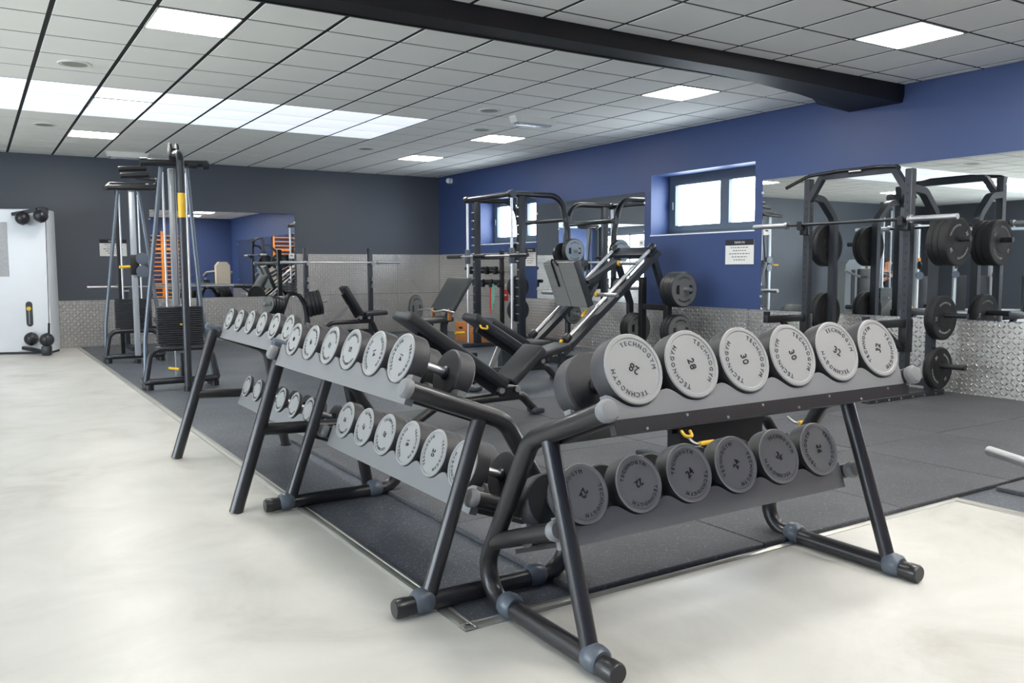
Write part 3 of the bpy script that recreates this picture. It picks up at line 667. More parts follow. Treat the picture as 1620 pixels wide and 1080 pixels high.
for z0, up_ in ((2.08, 1), (.20, -1)):
    a = MB(); a.bar([(-.42, -.03, z0 - .04 * up_), (-.05, -.16, z0 + .02 * up_)] if up_ > 0 else [(-.36, -.06, z0 - .10), (.0, -.30, z0 - .15)], .07, .045); ao = a.build('pulley_arm', M_gun, t)
    e = (.03, -.18, z0 + .005) if up_ > 0 else (.03, -.32, .075)
    a2 = MB(); a2.box(e, (.12, .12, .10 if up_ > 0 else .14), bev=.02); a2.build('arm_end', M_gun, ao)
    for x, y, dz in (((-.27, -.11, -.10), (.0, -.19, -.07)) if up_ > 0 else ((-.24, -.10, .03), (.04, -.33, .03))):
        bl = MB(); bl.ball((x, y, z0 + dz), .098, 18, 10); bo_ = bl.build('pulley_ball', M_gun, ao)
        bb = MB(); bb.lathe([(.1, -.012), (.102, 0), (.1, .012)], (x, y, z0 + dz), (1, .3, 0), 24); bb.build('ball_seam', M_letter, bo_)
MB().tube([(.07, -.22, 1.95), (.07, -.30, .45)], .005, n=6).build('cable', M_gun, t); MB().tube([(.07, -.30, .47), (.06, -.31, .24)], .016, n=8).build('handle_grip', M_letter, t)
# ================================================================== smith machine
t = thing('smith_machine', 'smith machine with chrome guide rods in front of the far window', 'smith machine', (5.9, 3.9, .005))
for s in (-1, 1):
    y = s * .63
    MB().cyl((0, y, .08), (0, y, 2.24), .021, 14).build('guide_rod', M_chrome, t)
    p = MB(); p.box((.16, y, 1.13), (.11, .075, 2.22), bev=.01); po = p.build('upright', M_rackgrey, t)
    pg = MB()
    for k in range(14): pg.box((.095, y, .45 + .125 * k), (.03, .045, .016))
    pg.build('catch_peg', M_steel, po)['kind'] = 'stuff'
    f = MB(); f.tube([(-.03, y, 2.265), (.86, y, 2.265), (.98, y, 1.75), (.98, y, .06)], .042, fil=[.26, .3], n=14, fn=9); fo_ = f.build('curved_frame', M_gun, t)
    MB().lathe([(.052, -.05), (.056, -.03), (.056, .03), (.052, .05)], (0, y, 2.262), (0, 1, 0), 16).build('rod_socket', M_gun, t)
    MB().lathe([(.05, -.04), (.056, 0), (.05, .04)], (.955, y, 1.93), (0, 1, 0), 16).build('joint_collar', M_cap, t)
    MB().box((.48, y, .035), (1.15, .08, .06), bev=.008).build('foot_beam', M_rackgrey, t)
    cr = MB(); cr.box((0, y, 1.40), (.07, .06, .22), bev=.01); cr.build('bar_carriage', M_cap, t)
    for z in (1.47, .92, .55): MB().cyl((.98, y + s * .03, z), (.98, y + s * .28, z), .024, 14).build('plate_horn', M_steel, t)
MB().tube([(0, -.64, 2.262), (0, .70, 2.262)], .04, n=14).build('top_crossbar', M_gun, t)
MB().tube([(.955, -.63, 1.93), (.955, .63, 1.93)], .034, n=14).build('rear_crossbar', M_gun, t)
MB().tube([(.98, -.63, .12), (.98, .63, .12)], .034, n=12).build('rear_crossbar', M_gun, t)
MB().tube([(-.07, -1.12, 1.40), (-.07, 1.12, 1.40)], .014, n=12).build('bar_shaft', M_chrome, t)
for a, b in ((-1.14, -.72), (.72, 1.14)): MB().tube([(-.07, a, 1.40), (-.07, b, 1.40)], .027, n=14).build('bar_sleeve', M_matt, t)
MB().tube([(-.07, -.02, 1.40), (-.07, .30, 1.40)], .032, n=12).build('bar_pad', M_letter, t)
# ------------------------------------------------------------------ weight plates
_pm = {}
def plate_meshes(R, T, kind):
    k = (round(R, 3), round(T, 3), kind)
    if k not in _pm:
        fm = {'grip': M_plateface, 'pale': M_platesilver, 'bump': M_bumper}[kind]
        b = MB(); b.lathe([(.026, -T / 2), (R * .42, -T / 2), (R * .45, -T / 2 + .004), (R * .78, -T / 2 + .004), (R * .82, -T / 2 + .001), (R * .96, -T / 2), (R, -T / 2 + .008), (R, T / 2 - .008), (R * .96, T / 2), (R * .82, T / 2), (R * .78, T / 2 - .004), (R * .45, T / 2 - .004), (R * .42, T / 2), (.026, T / 2)], (0, 0, 0), (0, 1, 0), 40)
        body = b.mesh('disc', M_bumper if kind == 'bump' else M_plate, 12)
        f = MB(); f.lathe([(.03, -T / 2 - .0015), (R * .42, -T / 2 - .0015), (R * .44, -T / 2 - .0002), (R * .80, -T / 2 - .0002), (R * .83, -T / 2 - .0015), (R * .93, -T / 2 - .0015), (R * .94, -T / 2 + .001)], (0, 0, 0), (0, 1, 0), 40)
        face = f.mesh('face', fm, 12)
        gm = []
        for s in (-1, 1): gm.append(MB().prism([(s * R * .38, -R * .27), (s * R * .60, -R * .22), (s * R * .60, R * .22), (s * R * .38, R * .27)], (0, -T / 2 - .003, 0), (1, 0, 0), (0, 0, 1), (0, .002, 0)).mesh('grip_slot', M_letter))
        tm = []; nm = []
        for s in (-1, 1):
            tx = MB(); arc_text(tx, 'TECHNOGYM', (0, -T / 2 - .001, 0), Vector((1, 0, 0)), Vector((0, 0, 1)), R * .68, R * .13, s * PI / 2, .002, gap=.2); tm.append(tx.mesh('lettering', M_letter if kind != 'bump' else M_dimink))
            nb = MB(); put_text(nb, '20', (s * R * .66, -T / 2 - .001, 0), (0, 0, -s), (s, 0, 0), R * .2, .002); nm.append(nb.mesh('number', M_dimink))
        _pm[k] = (body, face, gm, tm, nm)
    return _pm[k]
def plate(loc, R, T, kind, axis_rz, label, grp, spin=0.0, front=True):
    """axis along local y; decorated face on the -y side"""
    body, face, gm, tm, nm = plate_meshes(R, T, kind)
    t = thing('weight_plate', label, 'weight plate', loc, axis_rz, grp); t.rotation_mode = 'YXZ'; t.rotation_euler = (0, spin, axis_rz)
    d = obj('disc', body, t)
    if front:
        f = obj('face', face, d)
        for q in tm + (gm if kind in ('grip', 'pale') else nm): obj(q.name.split('.')[0], q, d)
    return t
g = 'plates stored on the smith machine'
for k in range(2): plate((6.88, 3.27 - .06 - .045 * (k + 1), 1.475), .178, .042, 'pale' if k else 'grip', 0, ('pale grey plate with two grip slots, outermost on the smith machine' if k else 'black plate behind the pale plate on the smith machine'), g)
for z, R, lab in ((.925, .15, 'black plate on the middle near horn of the smith machine'), (.555, .15, 'black plate on the lowest near horn of the smith machine')): plate((6.88, 3.16, z), R, .05, 'grip', 0, lab, g)
for z, R, lab in ((1.475, .17, 'black plate on the top far horn of the smith machine'), (.925, .19, 'black plate on the middle far horn of the smith machine'), (.555, .19, 'black plate on the lowest far horn of the smith machine')): plate((6.88, 4.63, z), R, .08, 'grip', PI, lab, g, 0, False)
# ================================================================== leg press
t = thing('leg_press', 'inclined leg press with a grey ridged footplate on chrome rails', 'leg press', (5.5, 1.73, .005))
r0, r1 = Vector((.0, 0, .30)), Vector((1.38, 0, 1.43)); ru = (r1 - r0).normalized(); rn = Vector((-ru.z, 0, ru.x))
for s in (-1, 1):
    y = s * .37
    MB().tube([r0 + Vector((.02, y, 0)) + rn * .08, r1 + Vector((0, y, 0)) + rn * .08], .027, n=14).build('guide_rail', M_chrome, t)
    MB().bar([r0 + Vector((-.12, y, -.10)) - rn * .02, r1 + Vector((.02, y, .0)) - rn * .02], .06, .10, upv=(0, 1, 0)).build('side_beam', M_rackgrey, t)
    for q in (r0 + ru * .03, r1 - ru * .03):
        c = MB(); c.lathe([(.045, -.045), (.052, -.03), (.052, .03), (.045, .045)], q + Vector((0, y, 0)) + rn * .08, ru, 16); c.build('rail_end', M_matt, t)
    MB().bar([(1.34, y, 1.34), (1.58, y, .75), (1.58, y, .04)], .07, .07, fil=.1, upv=(0, 1, 0)).build('rear_leg', M_rackgrey, t)
    MB().bar([(-.1, y, .2), (-.1, y, .03)], .07, .07, upv=(0, 1, 0)).build('front_leg', M_rackgrey, t)
    MB().box((.74, y, .04), (1.76, .08, .07), bev=.008).build('base_beam', M_rackgrey, t)
MB().box((1.33, 0, 1.42), (.16, .74, .06), R=Matrix.Rotation(-.68, 3, 'Y'), bev=.01).build('top_crossbar', M_rackgrey, t)
MB().box((-.1, 0, .12), (.08, .74, .08)).build('lower_crossbar', M_rackgrey, t)
fp = MB(); fa = Vector((.10, 0, 1.275)); fb = Vector((.315, 0, .74)); fd = (fb - fa).normalized(); fn_ = Vector((-fd.z, 0, fd.x)); fn_ = fn_ if fn_.x < 0 else -fn_
car = MB(); cc = (fa + fb) / 2 - fn_ * .055; Rm = Matrix((fd, Vector((0, 1, 0)), fn_)).transposed()
car.box(cc, ((fb - fa).length + .02, .66, .09), R=Rm, bev=.006); cro = car.build('carriage_plate', M_rackgrey, t)
for s in (-1, 1):
    pl_ = MB(); pl_.box((fa + fb) / 2 + Vector((0, s * .163, 0)) - fn_ * .008, ((fb - fa).length, .312, .016), R=Rm)
    for k in range(9):
        q = fa + (fb - fa) * ((k + .5) / 9); pl_.box(q + Vector((0, s * .163, 0)) + fn_ * .0015, (.012, .30, .006), R=Rm)
    pl_.build('footplate', mat('ridged_grey_footplate', (150, 150, 146), .5, metal=.3, var=.05), cro)
hk = MB(); hk.tube([fa + Vector((0, .10, .0)) + fd * .30 + fn_ * .02, fa + Vector((0, .10, 0)) - fd * .02 + fn_ * .02, fa + Vector((0, .06, .0)) - fd * .08 + fn_ * .02, fa + Vector((0, .0, 0)) - fd * .02 + fn_ * .02, fa + Vector((0, 0, 0)) + fd * .02 + fn_ * .01], .012, fil=.03, n=8); hk.build('hook', M_letter, cro)
for s in (-1, 1):
    arm = MB(); arm.bar([cc + Vector((.06, s * .30, .02)), cc + Vector((.52, s * .33, .27))], .05, .11, upv=(0, 1, 0)); ao = arm.build('carriage_arm', M_rackgrey, cro)
    MB().tube([cc + Vector((.50, s * .34, .25)), cc + Vector((.50, s * .72, .25))], .025, n=12).build('loading_horn', M_chrome, ao)
    MB().tube([cc + Vector((.15, s * .36, -.13)), cc + Vector((.15, s * .78, -.13))], .025, n=12).build('loading_horn', M_chrome, ao)
    MB().lathe([(.034, 0), (.034, .03)], cc + Vector((.50, s * .38, .25)), (0, s, 0), 14).build('horn_ring', M_yellow, ao); MB().lathe([(.034, 0), (.034, .03)], cc + Vector((.15, s * .38, -.13)), (0, s, 0), 14).build('horn_ring', M_yellow, ao)
MB().box((-.35, 0, .30), (.44, .44, .09), bev=.03).build('seat_pad', M_pad, t); MB().box((-.72, 0, .46), (.62, .46, .09), R=Matrix.Rotation(.55, 3, 'Y'), bev=.03).build('back_pad', M_pad, t)
MB().box((-.5, 0, .15), (.5, .1, .22)).build('seat_post', M_rackgrey, t)
MB().tube([(-.30, -.36, .12), (-.20, -.36, .28), (-.02, -.36, .42)], .015, fil=.06, n=8).build('release_lever', M_letter, t); MB().tube([(-.24, -.365, .18), (-.10, -.365, .36)], .022, n=10).build('handle_grip', M_yellow, t)
MB().tube([(.28, -.25, .62), (.36, -.25, .70)], .018, n=8).build('stop_grip', M_yellow, t)
# ------------------------------------------------------------------ plate tree by the leg press
t = thing('plate_tree', 'black plate tree beside the leg press loaded with grip plates', 'plate tree', (6.80, 1.26, .005))
for y in (-.22, .26): MB().box((.0, y, .56), (.075, .075, 1.08), bev=.006).build('post', M_black, t)
MB().box((0, .02, .72), (.06, .50, .075), bev=.006).build('crossbar', M_black, t); MB().box((-.06, -.22, .04), (.42, .08, .06), bev=.006).build('foot', M_black, t); MB().box((-.06, .26, .04), (.42, .08, .06), bev=.006).build('foot', M_black, t)
for z in (.955, .44):
    MB().cyl((0, -.25, z), (0, -.62, z), .025, 14).build('plate_horn', M_steel, t); MB().cyl((0, .29, z), (0, .62, z), .025, 14).build('plate_horn', M_steel, t)
g = 'plates on the tree by the leg press'
for k in range(4): plate((6.80, .99 - .055 * (k + .5) - .02, .957), .218, .05, 'grip', 0, 'black grip plate, %s of the top stack by the leg press' % ['innermost', 'second', 'third', 'outermost grey faced'][k], g)
for k in range(3): plate((6.80, .99 - .055 * (k + .5) - .02, .44), .205, .05, 'grip', 0, 'black grip plate, %s of the lower near stack on the tree by the leg press' % ['innermost', 'middle', 'outermost'][k], g)
for k in range(3): plate((6.80, 1.58 + .055 * (k + .5), .44), .20, .05, 'grip', 0, 'black grip plate, %s of the lower far stack on the tree by the leg press' % ['innermost', 'middle', 'outermost'][k], g)
# ================================================================== power rack
t = thing('power_rack', 'dark grey power rack with pull-up bar standing at the long mirror', 'power rack', (6.56, -1.787, .005))
for s in (-1, 1):
    y = s * .545
    u_ = MB(); u_.box((0, y, 1.05), (.07, .07, 2.08), bev=.005, seg=1); uo = u_.build('upright', M_rackgrey, t)
    hh = MB()
    for k in range(24):
        z = .22 + .075 * k; hh.cyl((-.0353, y, z), (-.034, y, z), .0125, 10); hh.cyl((0, y - .0353, z), (0, y - .034, z), .0125, 10)
    hh.build('hole_shade', M_letter, uo)['kind'] = 'stuff'  # black discs paint the shade inside the upright's holes
    MB().bar([(.03, y, 1.92), (.20, y, 1.90), (.40, y, 1.70), (.40, y, .06)], .06, .07, fil=[.12, .14], upv=(0, 1, 0)).build('rear_post', M_rackgrey, t)
    ba = MB(); ba.box((.02, y, .036), (1.15, .075, .07), bev=.006); bo_ = ba.build('base_beam', M_rackgrey, t)
    bt = MB()
    for k in range(6): bt.cyl((-.45 + .18 * k, y - .036, .04), (-.45 + .18 * k, y - .043, .04), .011, 8)
    bt.build('bolt', M_steel, bo_)['kind'] = 'stuff'
    MB().bar([(0, y, 1.86), (0, y - s * .16, 2.10)], .055, .06, upv=(1, 0, 0)).build('corner_brace', M_rackgrey, t)
    j = MB(); j.box((-.055, y, 1.60), (.05, .078, .12), bev=.005); j.box((-.10, y, 1.60), (.06, .05, .03)); j.box((-.135, y, 1.63), (.014, .05, .08)); j.build('bar_hook', M_letter, t)
    sa = MB(); sa.box((-.32, y, .715), (.56, .055, .07), bev=.005); sa.box((-.58, y, .765), (.03, .055, .05)); so = sa.build('safety_arm', M_black, t)
    MB().bar([(-.05, y, .48), (-.36, y, .69)], .04, .04, upv=(0, 1, 0)).build('arm_brace', M_black, so); MB().box((-.0, y, .60), (.09, .085, .30), bev=.004).build('arm_bracket', M_black, so)
    for z in (1.467, .776, .308): MB().cyl((.40, y + s * .03, z), (.40, y + s * .34, z), .0255, 14).build('plate_horn', M_gun, t)
MB().bar([(0, -.39, 2.10), (0, .39, 2.10)], .05, .06).build('top_crossbar', M_rackgrey, t)
MB().bar([(.40, -.545, .14), (.40, .545, .14)], .05, .07).build('rear_crossbar', M_rackgrey, t)
MB().tube([(-.32, .56, 1.99), (-.10, .48, 2.11), (-.03, .22, 2.135), (-.03, -.22, 2.135), (-.10, -.48, 2.11), (-.14, -.52, 2.09)], .017, fil=.06, n=12).build('pull_up_bar', M_letter, t)
bd = MB(); bd.box((-.035, 0, 2.125), (.012, .15, .045), bev=.003); bo_ = bd.build('badge', M_letter, t)
tx = MB(); tx.box((-.042, 0, 2.125), (.002, .13, .022)); tx.build('badge_strip', M_paper, bo_)
g = 'bumper plates on the power rack'
def bset(y0, s, z, specs, where):
    y = y0
    for k, (R, T) in enumerate(specs):
        y += s * T / 2
        nm = 'only' if len(specs) == 1 else ('outer' if k == len(specs) - 1 else ('inner' if k == 0 else 'middle'))
        plate((6.96, y, z), R, T - .003, 'bump', 0 if s < 0 else PI, 'black bumper plate, %s one on the %s of the power rack' % (nm, where), g, random.uniform(0, 6)); y += s * T / 2
bset(-2.372, -1, 1.447, [(.215, .06), (.215, .06), (.218, .075)], 'top near horn')
bset(-2.372, -1, .756, [(.20, .04), (.205, .05)], 'middle near horn'); bset(-2.372, -1, .288, [(.19, .03), (.195, .04)], 'lowest near horn')
bset(-1.202, 1, 1.447, [(.215, .05), (.215, .05)], 'top far horn'); bset(-1.202, 1, .756, [(.205, .05), (.205, .04)], 'middle far horn'); bset(-1.202, 1, .31, [(.20, .05)], 'lowest far horn')
def barbell(loc, rz, label, L=2.2, grp='barbells', shaft=M_chrome):
    t = thing('barbell', label, 'barbell', loc, rz, grp)
    MB().cyl((-L / 2 + .4, 0, 0), (L / 2 - .4, 0, 0), .0145, 12).build('shaft', shaft, t)
    for s in (-1, 1):
        MB().cyl((s * (L / 2 - .42), 0, 0), (s * L / 2, 0, 0), .0255, 16).build('sleeve', M_chrome, t); MB().cyl((s * (L / 2 - .445), 0, 0), (s * (L / 2 - .415), 0, 0), .036, 16).build('collar', M_steel, t)
    return t
barbell((6.458, -1.735, 1.645), PI / 2, 'barbell with dark shaft resting on the power rack hooks', 2.2, 'barbells', M_gun)
# ================================================================== benches
def adj_bench(loc, rz, seat_a, back_a, label, back_len=.86, hinge=.36, padm=M_pad, yellow=True):
    """local +x = front (seat end); hinge of seat and back at x=0"""
    t = thing('adjustable_bench', label, 'bench', loc, rz, 'adjustable benches')
    f = MB(); f.tube([(.34, 0, .03), (.20, 0, hinge - .08), (-.55, 0, hinge - .09), (-.78, 0, .03)], .036, fil=[.10, .18], n=14); f.build('frame_tube', M_matt, t)
    for x in (.34, -.78):
        p = MB(); p.box((x, 0, .035), (.10, .50 if x < 0 else .14, .05), bev=.018); p.build('foot', M_rackgrey, t)
    q = MB(); q.box((.06, 0, hinge - .045), (.20, .07, .09), bev=.006); q.build('hinge_block', M_black, t)
    for x in (-.02, .13):
        MB().cyl((x, -.06, hinge - .02), (x, .06, hinge - .02), .026, 14).build('pivot_bolt', M_chrome, t)
    ca, sa = math.cos(seat_a), math.sin(seat_a); s0 = Vector((.04, 0, hinge + .04)); c = s0 + Vector((ca, 0, sa)) * .20
    sp_ = MB(); sp_.box(c, (.40, .29, .075), R=Matrix.Rotation(-seat_a, 3, 'Y'), bev=.022, seg=3); sp_.build('seat_pad', padm, t)
    cb, sb = math.cos(back_a), math.sin(back_a); b0 = Vector((-.01, 0, hinge + .03)); c = b0 + Vector((-cb, 0, sb)) * back_len / 2
    bp_ = MB(); bp_.box(c, (back_len, .29, .08), R=Matrix.Rotation(back_a, 3, 'Y'), bev=.022, seg=3); bo = bp_.build('back_pad', padm, t)
    nrm = Vector((-sb, 0, -cb)); MB().bar([b0 + nrm * .055, b0 + Vector((-cb, 0, sb)) * (back_len * .82) + nrm * .055], .09, .035, upv=(0, 1, 0)).build('back_rail', M_black, bo)
    e = b0 + Vector((-cb, 0, sb)) * back_len * .45 + nrm * .06
    MB().bar([e, (-.50, 0, hinge - .08)], .05, .02, upv=(0, 1, 0)).build('support_arm', M_steel, t)
    if yellow:
        h = b0 + Vector((-cb, 0, sb)) * (back_len * .90) + nrm * .06
        MB().tube([h + Vector((0, -.15, .01)), h + Vector((-.0, -.18, -.02)), h + Vector((.07, -.18, -.03)), h + Vector((.08, -.15, 0))], .010, fil=.02, n=8).build('lift_handle', M_yellow, bo)
    return t
adj_bench((2.99, -1.14, .030), 0, .72, .60, 'black adjustable bench with raised seat right behind the middle dumbbell rack', 1.03, .25, M_pad, False)
adj_bench((4.40, .55, .005), 0, .22, .56, 'black adjustable bench with a yellow lift handle on its raised back', .86, .26)
adj_bench((4.98, 6.6, .005), 0, .05, 1.02, 'black upright adjustable bench near the barbell stand at the back', .56, .42, M_pad, False)
b3 = adj_bench((3.78, -3.0, .030), .12, .02, .0, 'dark flat bench with yellow handles seen under the nearest rack', .95, .26)
th = b3
for x in (-.82, .22):
    MB().tube([(x, -.16, .20), (x, -.22, .165), (x + .05, -.22, .16)], .008, fil=.02, n=8).build('lever', M_steel, th); MB().tube([(x + .04, -.22, .16), (x + .17, -.22, .155)], .015, n=10).build('handle_grip', M_yellow, th)
MB().b2((-.98, -.150, .255), (-.05, -.10, .30)).build('ladder_rail', M_black, th)
MB().b2((-.75, -.05, .05), (.1, .05, .22)).build('frame_body', M_black, th)
ru_ = MB()
for k in range(11): ru_.cyl((-.92 + .075 * k, -.149, .268 + .02), (-.92 + .075 * k, -.156, .268 + .02), .009, 8)
ru_.build('position_dot', M_yellow, th)['kind'] = 'stuff'
# sled-style preacher bench in front of the corner
t = thing('preacher_bench', 'preacher curl bench with a broad slanted arm pad', 'bench', (5.05, 3.5, .005))
MB().box((.0, .0, .86), (.54, .64, .07), R=Matrix.Rotation(-.98, 3, 'Y'), bev=.025, seg=3).build('arm_pad', M_padg, t)
MB().box((-.30, 0, .52), (.50, .36, .07), R=Matrix.Rotation(-.05, 3, 'Y'), bev=.025, seg=3).build('seat_pad', M_padg, t)
MB().bar([(.18, 0, 1.0), (-.12, 0, .45), (-.12, 0, .05)], .07, .07, fil=.1, upv=(0, 1, 0)).build('pad_post', M_rackgrey, t); MB().box((-.34, 0, .25), (.08, .08, .44)).build('seat_post', M_rackgrey, t)
MB().box((-.15, 0, .04), (.8, .08, .06), bev=.008).build('base_beam', M_rackgrey, t); MB().box((.2, 0, .04), (.08, .6, .06), bev=.008).build('cross_foot', M_rackgrey, t); MB().box((-.52, 0, .04), (.08, .5, .06), bev=.008).build('cross_foot', M_rackgrey, t)
MB().tube([(-.24, -.55, .64), (-.22, -.2, .66), (-.26, 0, .63), (-.22, .2, .66), (-.24, .55, .64)], .014, fil=.06, n=8).build('curl_bar', M_chrome, t)
for s in (-1, 1): MB().box((-.16, s * .24, .60), (.05, .04, .16), bev=.01).build('bar_rest', M_wood, t)
MB().tube([(-.1, -.29, .35), (.04, -.29, .35)], .02, n=10).build('handle_grip', M_yellow, t)
plate((4.82, 4.15, .66), .2, .03, 'grip', .6, 'thin black plate leaning on the preacher bench curl bar', 'loose plates', 0)
# ------------------------------------------------------------------ squat stand and benches along the back wall
t = thing('barbell_stand', 'pair of dark notched uprights holding a barbell before the back wall', 'barbell stand', (4.93, 7.45, .005))
for s in (-1, 1):
    x = s * .595; p = MB(); p.box((x, 0, .80), (.075, .075, 1.58), bev=.006); po = p.build('upright', M_rackgrey, t)
    for z in (1.33, 1.05, .93): hk = MB(); hk.box((x + .02, -.06, z - .03), (.05, .06, .03)); hk.box((x + .02, -.085, z), (.05, .015, .06)); hk.build('bar_hook', M_steel, po)
    MB().box((x, -.2, .035), (.08, 1.0, .06), bev=.008).build('foot_beam', M_rackgrey, t)
MB().box((0, .1, .1), (1.2, .07, .07)).build('crossbar', M_rackgrey, t)
barbell((4.975, 7.385, 1.342), 0, 'chrome barbell on the notched uprights before the tread plate wall')
t = thing('bench_press', 'low bench press station behind the cable towers', 'bench', (2.03, 7.6, .005))
for s in (-1, 1):
    MB().box((s * .55, 0, .49), (.07, .07, .96), bev=.006).build('upright', M_rackgrey, t); c = MB(); c.box((s * .55, -.05, .90), (.07, .08, .03)); c.build('bar_rest', M_steel, t); MB().box((s * .55, -.2, .035), (.08, .9, .06)).build('foot_beam', M_rackgrey, t)
MB().box((0, -.45, .42), (.30, 1.15, .08), bev=.03).build('bench_pad', M_pad, t); MB().box((0, -.45, .2), (.07, .7, .36)).build('bench_post', M_rackgrey, t); MB().box((0, .02, .3), (1.1, .06, .06)).build('crossbar', M_rackgrey, t)
barbell((2.03, 7.545, .966), 0, 'long chrome barbell on the low bench press behind the cable towers')
# arched plate tree
t = thing('arched_plate_tree', 'arched plate tree with stacks of black plates before the back wall', 'plate tree', (3.46, 5.5, .005))
MB().tube([(-.26, 0, .02), (-.16, 0, .60), (-.06, 0, .87), (.08, 0, .87), (.18, 0, .70), (.30, 0, .02)], .034, fil=.1, n=12).build('arch', M_matt, t)
MB().tube([(-.35, -.25, .035), (-.35, .25, .035)], .033, n=12).build('foot_tube', M_matt, t); MB().tube([(.38, -.25, .035), (.38, .25, .035)], .033, n=12).build('foot_tube', M_matt, t)
MB().tube([(-.35, 0, .035), (.38, 0, .035)], .03, n=12).build('base_tube', M_matt, t)
MB().tube([(-.14, 0, .68), (-.46, -.12, .73)], .022, n=12).build('plate_horn', M_steel, t); MB().tube([(.17, 0, .68), (.50, -.08, .75)], .022, n=12).build('plate_horn', M_steel, t); MB().tube([(-.02, 0, .87), (-.04, 0, 1.05)], .022, n=12).build('plate_horn', M_steel, t)
def tilt_plate(c, ax, R, T, kind, lab, front=True):
    body, face, gm, tm, nm = plate_meshes(R, T, kind); o = thing('weight_plate', lab, 'weight plate', c, 0, 'plates on the arched tree')
    o.rotation_mode = 'QUATERNION'; o.rotation_quaternion = Vector((0, -1, 0)).rotation_difference(Vector(ax).normalized())
    d = obj('disc', body, o)
    if front:
        obj('face', face, d)
        for q in gm: obj('grip_slot', q, d)
ax = Vector((-.32, -.12, .05)).normalized()
for k in range(4): tilt_plate(Vector((3.46, 5.5, .005)) + Vector((-.16, 0, .683)) + ax * (.06 + .055 * k), ax, .13 if k else .12, .045, 'grip', 'black plate, %s of the left stack on the arched tree' % ['innermost', 'second', 'third', 'outermost'][k], k == 3)
ax = Vector((.33, -.08, .07)).normalized()
for k in range(4): tilt_plate(Vector((3.46, 5.5, .005)) + Vector((.18, 0, .682)) + ax * (.06 + .055 * k), ax, .185, .05, 'pale' if k == 3 else 'grip', 'black plate, %s of the right stack on the arched tree' % ['innermost', 'second', 'third', 'outermost pale faced'][k], k == 3)
for k in range(5): tilt_plate((3.435, 5.5, .905 + .028 * k), (0, 0, 1), .085, .024, 'grip', 'small black plate, %s of the top pile on the arched tree' % ['lowest', 'second', 'third', 'fourth', 'uppermost'][k], False)
# ------------------------------------------------------------------ attachment rack in the corner
t = thing('accessory_rack', 'black accessory rack of bar attachments against the tread plate in the corner', 'storage rack', (7.02, 5.75, .005), rot_r)
for x in (-.42, .40): MB().box((x, 0, .78), (.06, .06, 1.5), bev=.005).build('post', M_black, t)
for z in (1.40, 1.16, .96): MB().box((0, -.02, z), (.95, .05, .05), bev=.005).build('shelf_rail', M_black, t)
MB().box((0, 0, .03), (.95, .5, .05)).build('base', M_black, t)
MB().box((-.05, -.05, .96 + .03), (1.1, .02, .012)).build('wood_dowel', M_orange, t)
for k in range(8):
    z = (1.27, 1.05)[k % 2]; x = -.52 + .14 * k
    a = MB(); a.tube([(x, -.06, z - .02), (x, -.115, z - .045)], .012, n=8); a.tube([(x - .11, -.115, z - .05), (x + .11, -.115, z - .05)], .03, n=10); a.box((x, -.08, z - .09), (.09, .07, .12), bev=.02); o = a.build('attachment_handle', M_letter, t)
for i, (x, m_, l) in enumerate(((.18, M_red, .62), (.22, M_teal, .55), (.26, M_teal, .42), (.14, M_red, .5))):
    b = thing('resistance_band', ['red resistance band hanging longest on the accessory rack', 'teal resistance band hanging on the accessory rack rail', 'short teal resistance band at the right of the accessory rack', 'short red resistance band on the accessory rack'][i], 'resistance band', (7.02 - .09 + .006 * i, 5.75 - x, .965), rot_r, 'resistance bands')
    MB().tube([(-.012, 0, .0), (-.02, 0, -l * .6), (-.004, 0, -l), (.014, 0, -l * .6), (.01, 0, 0)], .008, fil=.02, n=6).build('loop', m_, b)
for i, (dx, dy, w, h) in enumerate(((0, .1, .42, .32), (-.1, -.5, .36, .24))):
    b = thing('plyo_box', ['square brown wooden box on the floor by the accessory rack', 'low brown wooden box beside the tall wooden box'][i], 'box', (6.62 + dx, 5.6 + dy, .005)); MB().b2((-w / 2, -w / 2, 0), (w / 2, w / 2, h), bev=.006).build('box_body', M_wood, b); MB().box((-w / 2 - .001, 0, h * .7), (.004, .12, .035), bev=.001).build('hand_hole', M_letter, b)
t = thing('first_aid_sign', 'small red notice on the tread plate behind the smith machine', 'sign', (XW - .006, 5.72, .66), rot_r); MB().b2((-.1, -.006, 0), (.1, 0, .2)).build('sheet', M_red, t); q = MB(); q.box((0, -.0065, .1), (.12, .001, .03)); q.build('stripe', M_paper, t)
# ------------------------------------------------------------------ loaded barbell at the right edge
barbell((3.457, -5.48, .253), math.radians(62.7), 'chrome tipped barbell on the floor entering at the right edge', 2.2)
for s in (-1, 1):
    t = thing('deadlift_block', 'black block propping the floor barbell, %s end' % ('near' if s < 0 else 'far'), 'block', (3.457 + s * .45 * .459, -5.48 + s * .45 * .888, 0.0), math.radians(62.7), 'barbell blocks')
    MB().prism([(-.12, 0), (.12, 0), (.09, .24), (.03, .24), (.02, .238), (-.02, .238), (-.03, .24), (-.09, .24)], (0, 0, 0), (0, 1, 0), (0, 0, 1), (.18, 0, 0)).build('block_body', M_bumper, t)
